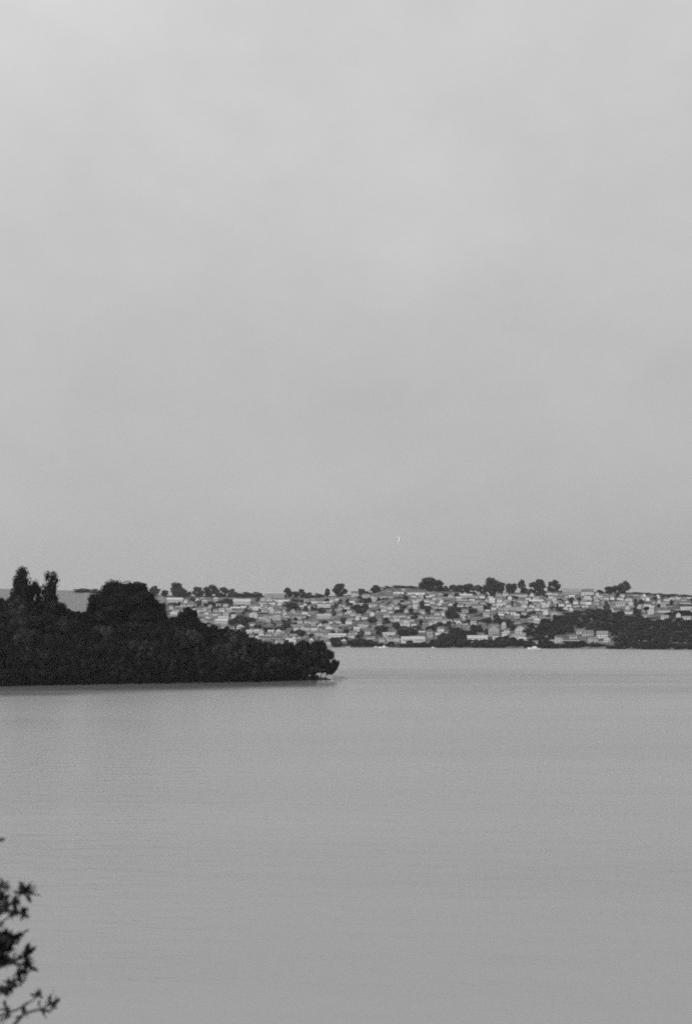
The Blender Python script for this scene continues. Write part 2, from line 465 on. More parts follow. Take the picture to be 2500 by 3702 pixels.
def trunk_mesh(name, seed, limbs=4, rad=0.028, lean=0.05):
    r = random.Random(seed); m = MB()
    top = Vector((r.uniform(-lean, lean), r.uniform(-lean, lean), 0.78))
    m.tube([(0, 0, -0.08), (0, 0, 0.04), top * 0.5, top], [rad * 1.4, rad, rad * 0.65, rad * 0.2])
    for k in range(limbs):
        h = r.uniform(0.2, 0.5); p = top * (h / 0.78)
        an = r.uniform(0, 6.28); e = p + Vector((math.cos(an) * 0.3, math.sin(an) * 0.3, r.uniform(0.12, 0.3)))
        m.tube([p, p.lerp(e, 0.5) + Vector((0, 0, 0.03)), e], [rad * 0.5, rad * 0.35, rad * 0.12], 5)
    return m.mesh(name, M_BARK, True)

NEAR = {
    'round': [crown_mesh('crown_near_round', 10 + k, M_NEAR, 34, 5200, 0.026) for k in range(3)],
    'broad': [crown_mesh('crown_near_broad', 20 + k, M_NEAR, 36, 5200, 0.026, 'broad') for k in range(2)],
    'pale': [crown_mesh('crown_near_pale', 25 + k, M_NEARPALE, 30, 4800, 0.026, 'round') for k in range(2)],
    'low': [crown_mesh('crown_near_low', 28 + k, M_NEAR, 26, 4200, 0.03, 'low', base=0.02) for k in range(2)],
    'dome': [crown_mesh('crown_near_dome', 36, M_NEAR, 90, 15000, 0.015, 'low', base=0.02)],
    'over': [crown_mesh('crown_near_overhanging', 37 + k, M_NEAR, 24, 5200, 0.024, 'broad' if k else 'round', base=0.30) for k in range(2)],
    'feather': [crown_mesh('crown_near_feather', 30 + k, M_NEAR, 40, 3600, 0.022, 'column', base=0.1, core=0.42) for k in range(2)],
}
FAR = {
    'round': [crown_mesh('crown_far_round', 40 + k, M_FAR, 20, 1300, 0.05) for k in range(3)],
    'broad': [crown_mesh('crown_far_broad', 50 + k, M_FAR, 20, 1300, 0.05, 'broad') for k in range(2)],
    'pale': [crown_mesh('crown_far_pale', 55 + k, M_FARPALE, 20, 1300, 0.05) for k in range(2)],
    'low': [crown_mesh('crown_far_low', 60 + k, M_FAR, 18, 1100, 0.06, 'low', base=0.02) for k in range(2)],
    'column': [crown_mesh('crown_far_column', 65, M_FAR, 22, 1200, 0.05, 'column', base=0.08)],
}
TRUNKS = [trunk_mesh('trunk', 70 + k) for k in range(4)]
R0 = random.Random(11)
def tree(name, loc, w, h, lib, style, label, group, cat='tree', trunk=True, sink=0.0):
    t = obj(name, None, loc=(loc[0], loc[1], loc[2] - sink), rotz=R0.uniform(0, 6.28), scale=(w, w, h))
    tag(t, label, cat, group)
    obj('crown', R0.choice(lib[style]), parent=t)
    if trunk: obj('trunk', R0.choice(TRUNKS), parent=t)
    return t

ORD = ['zeroth', 'first', 'second', 'third', 'fourth', 'fifth', 'sixth', 'seventh', 'eighth', 'ninth', 'tenth', 'eleventh', 'twelfth', 'thirteenth', 'fourteenth',
       'fifteenth', 'sixteenth', 'seventeenth', 'eighteenth', 'nineteenth']
TENS = ['', '', 'twenty', 'thirty', 'forty', 'fifty', 'sixty', 'seventy', 'eighty', 'ninety']
TENTH = ['', '', 'twentieth', 'thirtieth', 'fortieth', 'fiftieth', 'sixtieth', 'seventieth', 'eightieth', 'ninetieth']
def ordn(k):
    if k < 20: return ORD[k]
    if k % 10 == 0: return TENTH[k // 10]
    return TENS[k // 10] + '-' + ORD[k % 10]

# ------------------------------------------------------------------ trees of the headland
def near_tree(px, y_off, top, w, style, label, group=None, name='broadleaf_tree', cat='tree', min_h=4.0, lean=None, wide=False):
    """a tree whose foot stands on the headland y_off metres inland and whose top reaches photograph row `top`"""
    yf = None; y = 660.0
    for _ in range(6):
        x = (px - 1250) / FOC * y
        y = float(point_front(x)) + y_off
    x = (px - 1250) / FOC * y
    g = float(head(x, y))
    ztop = CAM_Z + (2270 - top) / FOC * y
    h = max(min_h, ztop - g)
    if wide: w = max(w, h * 0.85)
    t = tree(name, (x, y, g), w, h, NEAR, style, label, group, cat)
    if lean: t.rotation_euler = (lean[0], lean[1], 0.0)
    return t
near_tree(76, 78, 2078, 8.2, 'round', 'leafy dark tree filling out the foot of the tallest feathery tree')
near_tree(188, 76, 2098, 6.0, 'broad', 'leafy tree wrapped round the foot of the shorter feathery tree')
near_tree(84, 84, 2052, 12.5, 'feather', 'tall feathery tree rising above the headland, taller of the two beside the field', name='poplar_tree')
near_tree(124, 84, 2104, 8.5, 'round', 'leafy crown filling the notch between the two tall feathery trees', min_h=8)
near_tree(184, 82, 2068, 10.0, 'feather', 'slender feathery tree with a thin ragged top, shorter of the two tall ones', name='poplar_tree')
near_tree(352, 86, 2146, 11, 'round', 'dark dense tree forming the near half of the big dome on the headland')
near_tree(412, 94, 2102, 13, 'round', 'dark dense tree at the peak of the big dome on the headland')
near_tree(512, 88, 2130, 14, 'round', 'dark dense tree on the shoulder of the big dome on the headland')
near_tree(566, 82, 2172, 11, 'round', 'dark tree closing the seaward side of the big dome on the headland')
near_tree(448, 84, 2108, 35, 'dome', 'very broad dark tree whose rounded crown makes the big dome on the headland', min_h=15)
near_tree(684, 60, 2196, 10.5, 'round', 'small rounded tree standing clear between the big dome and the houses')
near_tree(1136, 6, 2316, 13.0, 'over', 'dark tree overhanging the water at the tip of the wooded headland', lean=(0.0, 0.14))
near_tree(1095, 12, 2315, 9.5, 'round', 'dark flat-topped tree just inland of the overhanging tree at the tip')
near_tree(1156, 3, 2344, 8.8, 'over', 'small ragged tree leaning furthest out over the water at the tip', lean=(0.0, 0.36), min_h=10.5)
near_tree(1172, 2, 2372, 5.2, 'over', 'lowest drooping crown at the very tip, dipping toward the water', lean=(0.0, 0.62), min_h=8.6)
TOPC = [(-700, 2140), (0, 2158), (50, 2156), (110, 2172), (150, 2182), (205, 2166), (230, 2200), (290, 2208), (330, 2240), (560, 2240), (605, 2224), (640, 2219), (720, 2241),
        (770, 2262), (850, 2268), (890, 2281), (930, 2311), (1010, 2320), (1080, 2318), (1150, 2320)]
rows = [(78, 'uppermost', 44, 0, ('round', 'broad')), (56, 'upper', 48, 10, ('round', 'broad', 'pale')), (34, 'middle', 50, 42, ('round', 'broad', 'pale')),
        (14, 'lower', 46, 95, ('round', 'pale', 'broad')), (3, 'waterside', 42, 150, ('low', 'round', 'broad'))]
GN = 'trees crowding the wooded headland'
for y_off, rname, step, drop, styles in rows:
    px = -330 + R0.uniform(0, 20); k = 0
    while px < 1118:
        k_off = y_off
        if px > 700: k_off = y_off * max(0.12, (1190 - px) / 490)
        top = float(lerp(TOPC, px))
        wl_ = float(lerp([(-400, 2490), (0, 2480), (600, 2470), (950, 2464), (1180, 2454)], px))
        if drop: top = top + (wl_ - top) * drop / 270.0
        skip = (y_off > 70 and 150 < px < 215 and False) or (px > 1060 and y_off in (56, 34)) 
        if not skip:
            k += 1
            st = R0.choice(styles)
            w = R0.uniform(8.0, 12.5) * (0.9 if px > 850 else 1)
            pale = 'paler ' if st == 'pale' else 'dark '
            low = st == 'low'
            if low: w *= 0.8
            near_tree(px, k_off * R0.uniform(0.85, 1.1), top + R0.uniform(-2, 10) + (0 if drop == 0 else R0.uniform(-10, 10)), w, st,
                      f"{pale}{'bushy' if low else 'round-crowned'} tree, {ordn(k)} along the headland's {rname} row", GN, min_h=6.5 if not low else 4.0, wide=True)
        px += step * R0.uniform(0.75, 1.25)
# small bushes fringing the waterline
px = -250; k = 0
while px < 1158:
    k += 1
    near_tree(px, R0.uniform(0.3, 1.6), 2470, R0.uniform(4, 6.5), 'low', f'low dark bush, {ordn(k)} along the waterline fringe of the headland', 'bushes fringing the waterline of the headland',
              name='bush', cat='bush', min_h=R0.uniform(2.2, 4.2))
    px += R0.uniform(26, 44)

# fallen trunk at the tip, and shore rocks
m = MB()
p0, p1 = at(1096, 2424, 694), at(1187, 2428, 693.5)
m.tube([p0 + Vector((0, 0, -1.2)), p0.lerp(p1, 0.35) + Vector((0, 0, 0.35)), p0.lerp(p1, 0.75) + Vector((0, 0, 0.1)), p1], [2.2, 1.7, 0.9, 0.2], 9)
ft = obj('fallen_trunk', m.mesh('fallen_trunk', M_WETWOOD, True)); tag(ft, 'dark fallen trunk jutting over the water beneath the overhanging tree', 'fallen tree')
def rock_mesh(seed):
    r = random.Random(seed); bm = bmesh.new(); bmesh.ops.create_icosphere(bm, subdivisions=2, radius=1)
    for v in bm.verts:
        v.co *= r.uniform(0.75, 1.15); v.co.z *= 0.55
    me = bpy.data.meshes.new('rock'); bm.to_mesh(me); bm.free(); me.materials.append(M_EARTH); return me
RK = [rock_mesh(s) for s in range(3)]
k = 0
for px in (985, 1012, 1043, 1071, 1098, 1122, 1146, 1163, 1178, 1190):
    k += 1
    y = 25 / ((2456 - 2270) / FOC) + R0.uniform(-3, 2); x = (px - 1250) / FOC * y
    s = R0.uniform(0.7, 1.7)
    o = obj('rock', R0.choice(RK), loc=(x, y, 0.1), rotz=R0.uniform(0, 6), scale=(s * 1.5, s, s * 0.8))
    tag(o, f'low dark rock at the waterline, {ordn(k)} from the land along the tip of the headland', 'rock', 'rocks at the tip of the headland')

# ------------------------------------------------------------------ far trees
def far_tree(px, top, w_px, pybase=None, style='round', label='', group=None, name='broadleaf_tree', cat='tree', t=0.955):
    if pybase is None:
        y = float(shore_y(px)) + DEPTH * t; x = (px - 1250) / FOC * y; p = Vector((x, y, float(hill(x, y))))
    else:
        p = hit_hill(px, pybase)
    s = p.y / FOC
    w_px = w_px * 1.12
    ztop = CAM_Z + (2270 - top) * s
    return tree(name, p, w_px * s, max(2.5, ztop - p.z), FAR, style, label, group, cat)
ridge = [
    (470, 2112, 46, 'round', 'far tree on the skyline showing just beyond the big dome'), (505, 2104, 52, 'round', 'taller far tree on the skyline behind the shoulder of the big dome'),
    (561, 2119, 34, 'broad', 'small far skyline tree where the big dome slopes down'), (598, 2134, 26, 'round', 'small far skyline bush in the gap beside the big dome'),
    (641, 2108, 46, 'round', 'round skyline tree nearest the big dome with a lower shoulder beside it'), (672, 2133, 34, 'low', 'low skyline tree forming the shoulder of the first round skyline tree'),
    (717, 2123, 36, 'round', 'lone round skyline tree between the shouldered tree and the long skyline clump'), (766, 2116, 48, 'round', 'tallest tree of the long skyline clump on the left'),
    (806, 2124, 46, 'broad', 'middle tree of the long skyline clump on the left'), (840, 2130, 46, 'low', 'last low tree of the long skyline clump sloping down'),
    (885, 2141, 44, 'low', 'low skyline bush before the long pale school'), (925, 2141, 46, 'low', 'low skyline bush touching the end of the long pale school'),
    (1040, 2126, 28, 'round', 'dark skyline tree at the far end of the long pale school'), (1066, 2139, 34, 'round', 'low dark tree right of the school in the small dark clump'),
    (1091, 2131, 24, 'round', 'small pointed tree ending the dark clump beside the school'), (1120, 2143, 40, 'low', 'low hedge-like tree on the skyline past the school clump'),
    (1152, 2146, 34, 'low', 'low skyline bush before the tiny round tree'), (1184, 2128, 19, 'round', 'tiny round tree alone on the skyline beside the lollipop tree'),
    (1226, 2111, 42, 'round', 'dark lollipop-shaped tree standing alone on the skyline'), (1306, 2129, 28, 'round', 'small dark tree beside the white skyline house'),
    (1328, 2138, 26, 'low', 'low bush right of the white skyline house'), (1356, 2116, 34, 'broad', 'dark tree at the left foot of the grassy skyline mound'),
    (1395, 2119, 40, 'low', 'scrub hedge capping the start of the skyline mound'), (1440, 2117, 44, 'low', 'scrub hedge capping the middle of the skyline mound'),
    (1485, 2120, 44, 'low', 'scrub hedge capping the end of the skyline mound'), (1446, 2132, 40, 'round', 'dark round tree in front of the grassy skyline mound'),
    (1545, 2089, 58, 'round', 'big round skyline tree, larger half of the central pair'), (1578, 2097, 46, 'round', 'big round skyline tree, lower half of the central pair'),
    (1530, 2122, 30, 'low', 'low bush under the big central skyline pair'), (1608, 2119, 28, 'low', 'low dark tree just past the big central pair'),
    (1634, 2115, 36, 'round', 'rounded skyline tree second past the big central pair'), (1662, 2116, 30, 'round', 'skyline tree at the start of the even dark belt'),
    (1690, 2111, 40, 'round', 'tallest tree of the even dark belt right of the central pair'), (1722, 2116, 34, 'pale', 'paler hazy tree behind the even dark belt'),
    (1740, 2123, 28, 'low', 'low dark tree beside a white speck of a house on the ridge'), (1773, 2090, 50, 'round', 'dominant dark skyline tree, peak of the twin-crowned pair'),
    (1805, 2103, 40, 'round', 'lower crown of the twin-crowned dominant pair'), (1845, 2110, 46, 'round', 'rounded skyline tree between the twin-crowned pair and the slim tree'),
    (1884, 2097, 28, 'broad', 'slim pointed skyline tree with light showing beneath it'), (1898, 2128, 34, 'low', 'low dark bush below the slim pointed tree'),
    (1935, 2104, 40, 'round', 'lower shoulder of the tall ragged skyline tree'), (1951, 2095, 34, 'round', 'tall ragged skyline tree left of the flat-topped one'),
    (2000, 2098, 46, 'broad', 'flat-topped skyline tree spreading over a pale roof'), (2040, 2128, 36, 'low', 'low bush below the shallow roofs on the ridge'),
    (2165, 2133, 24, 'low', 'small bush just right of the shallow roofs on the ridge'), (2206, 2121, 52, 'round', 'broad dark tree joined to the tall knob on the right skyline'),
    (2236, 2117, 40, 'round', 'dark tree between the broad tree and the tall knob'), (2258, 2102, 36, 'round', 'tall dark knob of a tree, last high point of the skyline'),
    (2300, 2142, 40, 'low', 'low hedge tree first along the falling right skyline'), (2338, 2144, 40, 'low', 'low hedge tree second along the falling right skyline'),
    (2380, 2148, 44, 'low', 'low hedge tree third along the falling right skyline'), (2425, 2151, 44, 'low', 'low hedge tree fourth along the falling right skyline'),
    (2470, 2153, 46, 'low', 'low hedge tree last along the falling right skyline'), (300, 2128, 60, 'low', 'low dark hedge on the crest of the ploughed field'),
    (345, 2130, 50, 'low', 'low dark hedge where the field crest meets the big dome'),
]
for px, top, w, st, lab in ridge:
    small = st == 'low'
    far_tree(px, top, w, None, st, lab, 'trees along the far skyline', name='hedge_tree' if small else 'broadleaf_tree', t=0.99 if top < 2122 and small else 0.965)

# scattered trees of the slope, read off the photograph: foot column, foot row, width, height
spot = [(1290, 2222, 40, 36, 'round'), (1318, 2212, 34, 26, 'round'), (1262, 2200, 26, 20, 'round'), (1345, 2252, 30, 20, 'round'), (1395, 2255, 26, 22, 'round'), (1410, 2190, 30, 14, 'low'),
        (1628, 2238, 34, 44, 'round'), (1642, 2246, 34, 30, 'round'), (1768, 2202, 20, 20, 'column'), (1205, 2228, 14, 30, 'column'), (1060, 2206, 50, 26, 'broad'), (1038, 2200, 34, 18, 'low'),
        (872, 2262, 56, 36, 'round'), (905, 2258, 40, 26, 'round'), (845, 2262, 34, 24, 'round'), (790, 2192, 60, 20, 'low'), (826, 2182, 40, 18, 'low'), (758, 2196, 40, 20, 'low'),
        (1282, 2336, 46, 26, 'round'), (1306, 2336, 44, 28, 'round'), (1330, 2334, 34, 22, 'round'), (1250, 2300, 22, 26, 'round'), (1455, 2298, 46, 24, 'round'), (1484, 2296, 44, 26, 'broad'),
        (1515, 2288, 34, 18, 'low'), (1430, 2275, 30, 26, 'round'), (1380, 2285, 40, 24, 'round'), (2191, 2212, 20, 38, 'column'), (2297, 2210, 16, 44, 'column'), (2302, 2222, 30, 20, 'round'),
        (2184, 2226, 30, 20, 'round'), (2455, 2228, 50, 20, 'round'), (2480, 2226, 44, 18, 'round'), (2420, 2232, 40, 18, 'round'), (1105, 2215, 18, 24, 'column'), (1545, 2210, 30, 20, 'round'),
        (1585, 2220, 30, 18, 'round'), (1500, 2236, 30, 14, 'low'), (1570, 2280, 24, 24, 'round'), (1590, 2272, 26, 24, 'round'), (1690, 2258, 40, 18, 'low'), (1240, 2255, 24, 22, 'round'),
        (1160, 2215, 26, 18, 'round'), (1175, 2258, 24, 16, 'round'), (1010, 2290, 40, 24, 'round'), (1085, 2300, 34, 24, 'round'), (1040, 2275, 34, 20, 'round'), (970, 2290, 36, 22, 'round'),
        (930, 2280, 34, 22, 'round'), (1200, 2330, 22, 26, 'round'), (1215, 2338, 34, 26, 'round'), (1410, 2335, 40, 16, 'low'), (1362, 2336, 40, 16, 'low'), (1655, 2212, 26, 14, 'round')]
GS = 'trees scattered among the houses on the hillside'
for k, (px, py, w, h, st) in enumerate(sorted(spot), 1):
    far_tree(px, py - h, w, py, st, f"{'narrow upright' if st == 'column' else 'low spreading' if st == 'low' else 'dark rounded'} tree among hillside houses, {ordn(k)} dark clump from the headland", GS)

# ------------------------------------------------------------------ woods above the far shore
def inside(poly, x, y):
    c = False
    for i in range(len(poly)):
        x1, y1 = poly[i]; x2, y2 = poly[i - 1]
        if (y1 > y) != (y2 > y) and x < (x2 - x1) * (y - y1) / (y2 - y1) + x1: c = not c
    return c
W_BIG = [(1950, 2347), (1905, 2310), (1925, 2270), (1990, 2250), (2050, 2224), (2180, 2216), (2240, 2230), (2330, 2238), (2420, 2250), (2560, 2252), (2560, 2350)]
W_SHORE = [(1440, 2343), (1443, 2328), (1520, 2333), (1580, 2318), (1625, 2292), (1665, 2282), (1700, 2305), (1760, 2332), (1790, 2318), (1830, 2310), (1875, 2326), (1950, 2347)]
W_MID = [(1690, 2300), (1692, 2282), (1720, 2276), (1768, 2282), (1770, 2300)]
W_BAND = [(1735, 2262), (1740, 2248), (1790, 2240), (1835, 2252), (1850, 2275), (1880, 2280), (1925, 2270), (1905, 2312), (1885, 2285), (1840, 2280), (1800, 2262)]
CLEAR = [(2018, 2318, 24, 18), (2100, 2293, 34, 16), (2140, 2312, 34, 18), (2185, 2308, 34, 24), (2072, 2308, 24, 12)]
woods = [('big shore wood', W_BIG, 31, 13), ('waterside wood', W_SHORE, 26, 11), ('small copse', W_MID, 24, 10), ('hillside belt', W_BAND, 24, 10)]
W_ALL = [w[1] for w in woods]
for wname, poly, sx, sy in woods:
    x0, x1 = min(p[0] for p in poly), max(p[0] for p in poly); y0, y1 = min(p[1] for p in poly), max(p[1] for p in poly)
    py = y0 + 3; r_i = 0
    while py < y1:
        r_i += 1; k = 0
        px = x0 + R0.uniform(0, sx)
        while px < x1:
            jx, jy = px + R0.uniform(-6, 6), py + R0.uniform(-4, 4)
            if inside(poly, jx, jy) and not any(((jx - c[0]) / c[2]) ** 2 + ((jy - 4 - c[1]) / c[3]) ** 2 < 1 for c in CLEAR):
                k += 1
                hpx = R0.uniform(15, 24)
                near_clear = any(abs(jx - c[0]) < c[2] and 0 < jy - c[1] < 30 for c in CLEAR)
                if near_clear: hpx *= 0.5
                far_tree(jx, jy - hpx, sx * R0.uniform(0.9, 1.35), jy, R0.choice(('round', 'round', 'broad')),
                         f'dark tree of the {wname}, {ordn(k)} along its {ordn(r_i)} row down', f'trees of the {wname}', name='woodland_tree')
            px += sx * R0.uniform(0.8, 1.2)
        py += sy

# ------------------------------------------------------------------ houses
def house_meshes(w, d, hw, hr, gable, ov=0.35, hip=0.0):
    """walls and roof of a house w wide, d deep; gable 'side' (ridge runs along the street) or 'front'"""
    wall = MB(); z0 = -3.0
    hx, hy = w / 2, d / 2
    if gable == 'side':
        wall.poly([(-hx, -hy, z0), (hx, -hy, z0), (hx, hy, z0), (-hx, hy, z0), (-hx, -hy, hw), (hx, -hy, hw), (hx, hy, hw), (-hx, hy, hw), (-hx, 0, hw + hr), (hx, 0, hw + hr)] if not hip else
                  [(-hx, -hy, z0), (hx, -hy, z0), (hx, hy, z0), (-hx, hy, z0), (-hx, -hy, hw), (hx, -hy, hw), (hx, hy, hw), (-hx, hy, hw), (-hx + hip, 0, hw + hr * 0.96), (hx - hip, 0, hw + hr * 0.96)],
                  [(0, 1, 5, 4), (2, 3, 7, 6), (1, 2, 6, 9, 5), (3, 0, 4, 8, 7)] if not hip else [(0, 1, 5, 4), (2, 3, 7, 6), (1, 2, 6, 5), (3, 0, 4, 7), (4, 5, 6, 7)])
    else:
        wall.poly([(-hx, -hy, z0), (hx, -hy, z0), (hx, hy, z0), (-hx, hy, z0), (-hx, -hy, hw), (hx, -hy, hw), (hx, hy, hw), (-hx, hy, hw), (0, -hy, hw + hr), (0, hy, hw + hr)],
                  [(0, 1, 5, 8, 4), (2, 3, 7, 9, 6), (1, 2, 6, 5), (3, 0, 4, 7)])
    roof = MB(); th = 0.22
    if hip:
        ex, ey = hx + ov, hy + ov; zb = hw - ov * hr / hy + 0.03
        roof.poly([(-ex, -ey, zb), (ex, -ey, zb), (ex, ey, zb), (-ex, ey, zb), (-hx + hip, 0, hw + hr), (hx - hip, 0, hw + hr),
                   (-ex, -ey, zb + th), (ex, -ey, zb + th), (ex, ey, zb + th), (-ex, ey, zb + th), (-hx + hip, 0, hw + hr + th), (hx - hip, 0, hw + hr + th)],
                  [(0, 1, 7, 6), (1, 2, 8, 7), (2, 3, 9, 8), (3, 0, 6, 9), (6, 7, 11, 10), (8, 9, 10, 11), (7, 8, 11), (9, 6, 10), (0, 3, 2, 1)])
    else:
        if gable == 'side': L, S = hx + ov, hy
        else: L, S = hy + ov, hx
        sl = hr / S; e = S + ov; zb = hw - ov * sl + 0.03; zt = hw + hr + 0.03
        sec = [(-e, zb), (0, zt), (e, zb), (e, zb + th), (0, zt + th), (-e, zb + th)]
        pts = []
        for l in (-L, L):
            for s, z in sec: pts.append((l, s, z) if gable == 'side' else (s, l, z))
        roof.poly(pts, [(i, (i + 1) % 6, 6 + (i + 1) % 6, 6 + i) for i in range(6)] + [(0, 5, 4, 1), (1, 4, 3, 2), (6, 7, 10, 11), (7, 8, 9, 10)])
    return wall, roof
def chimney_mesh():
    return MB().box(-0.45, 0.45, -0.35, 0.35, -1.2, 1.1).box(-0.25, -0.05, -0.12, 0.12, 1.1, 1.5).box(0.08, 0.28, -0.12, 0.12, 1.1, 1.5).mesh('chimney', M_BRICK)
CH = chimney_mesh()
WIN = MB().box(-0.6, 0.6, -0.05, 0.05, -0.6, 0.6).mesh('window', M_GLASS)
DOORM = MB().box(-0.5, 0.5, -0.06, 0.06, 0, 2.1).mesh('door', M_SLATE)
WALLS = {'white': M_WHITE, 'grey': M_GREYWALL, 'brick': M_BRICK}
ROOFS = {'slate': M_SLATE, 'tile': M_TILE, 'pale': M_PALEROOF}
SPECS = {'house': [(7.4, 6.5, 3.9, 2.1, 'side', 0), (6.8, 6.5, 4.1, 2.0, 'side', 0), (8.4, 6.5, 3.8, 2.2, 'side', 0)],
         'gabled_house': [(6.2, 7.5, 3.8, 2.6, 'front', 0), (5.6, 7.5, 4.0, 2.2, 'front', 0)],
         'hipped_house': [(8.2, 6.8, 3.8, 2.2, 'side', 2.2), (7.2, 6.8, 3.9, 2.3, 'side', 2.4)],
         'bungalow': [(9.6, 6.6, 2.2, 2.1, 'side', 0), (8.4, 6.4, 2.3, 1.9, 'side', 0), (10.4, 7.0, 2.2, 2.0, 'side', 2.6)],
         'terraced_houses': [(22.0, 6.5, 3.4, 2.0, 'side', 0), (30.0, 6.5, 3.2, 1.9, 'side', 0)],
         'block': [(22.0, 10.0, 8.0, 0.8, 'side', 0)]}
_cache = {}
def building_mesh(kind, v, wc, rc):
    key = (kind, v, wc, rc)
    if key not in _cache:
        w, d, hw, hr, g, hip = SPECS[kind][v]
        wall, roof = house_meshes(w, d, hw, hr, g, hip=hip)
        _cache[key] = (wall.mesh('wall', WALLS[wc]), roof.mesh('roof', ROOFS[rc]))
    return _cache[key]
def add_openings(root, w, d, hw):
    """each front window its own part"""
    storeys = 2 if hw > 4 else 1
    n = max(2, int(w / 3.2))
    for s in range(storeys):
        z = 1.5 + s * 2.6
        for k in range(n):
            x = (k + 0.5) / n * w - w / 2
            if s == 0 and k == n // 2:
                obj('door', DOORM, parent=root, loc=(x, -d / 2 - 0.02, 0)); continue
            obj('window', WIN, parent=root, loc=(x, -d / 2 - 0.01, z))
def building(kind, v, wc, rc, p, yaw, label, group, scale=1.0, chimneys=True, windows=False, cat=None, name=None):
    w, d, hw, hr, g, hip = SPECS[kind][v]
    root = obj(name or {'house': 'house', 'gabled_house': 'gabled_house', 'hipped_house': 'hipped_house', 'bungalow': 'bungalow', 'terraced_houses': 'terrace_row', 'block': 'flats'}[kind], None, loc=p, rotz=yaw, scale=(scale,) * 3)
    tag(root, label, cat or {'house': 'house', 'gabled_house': 'house', 'hipped_house': 'house', 'bungalow': 'bungalow', 'terraced_houses': 'terrace', 'block': 'building'}[kind], group)
    wm_, rm_ = building_mesh(kind, v, wc, rc)
    obj('wall', wm_, parent=root); obj('roof', rm_, parent=root)
    if chimneys:
        if kind in ('house', 'hipped_house'): obj('chimney', CH, parent=root, loc=(w / 2 - 0.8 - hip, 0, hw + hr))
        if kind == 'terraced_houses':
            for k in range(int(w // 7)): obj('chimney', CH, parent=root, loc=(-w / 2 + 3.5 + k * 7, 0, hw + hr))
    if windows: add_openings(root, w, d, hw)
    return root
def custom(px, pyb, w_px, h_px, wc, rc, gable, label, cat='house', name='house', roof_frac=0.35, depth=9.0, windows=True, yaw=0.0, hip=0.0, group=None):
    p = hit_hill(px, pyb); s = p.y / FOC
    w, h = w_px * s, h_px * s
    hr = h * roof_frac; hw = h - hr
    wall, roof = house_meshes(w, depth, hw, hr, gable, hip=hip)
    root = obj(name, None, loc=p, rotz=yaw - math.atan2(p.x, p.y)); tag(root, label, cat, group)
    obj('wall', wall.mesh('wall', WALLS[wc]), parent=root); obj('roof', roof.mesh('roof', ROOFS[rc]), parent=root)
    if windows: add_openings(root, w, depth, hw)
    return (px, pyb, w_px, h_px)
taken = []
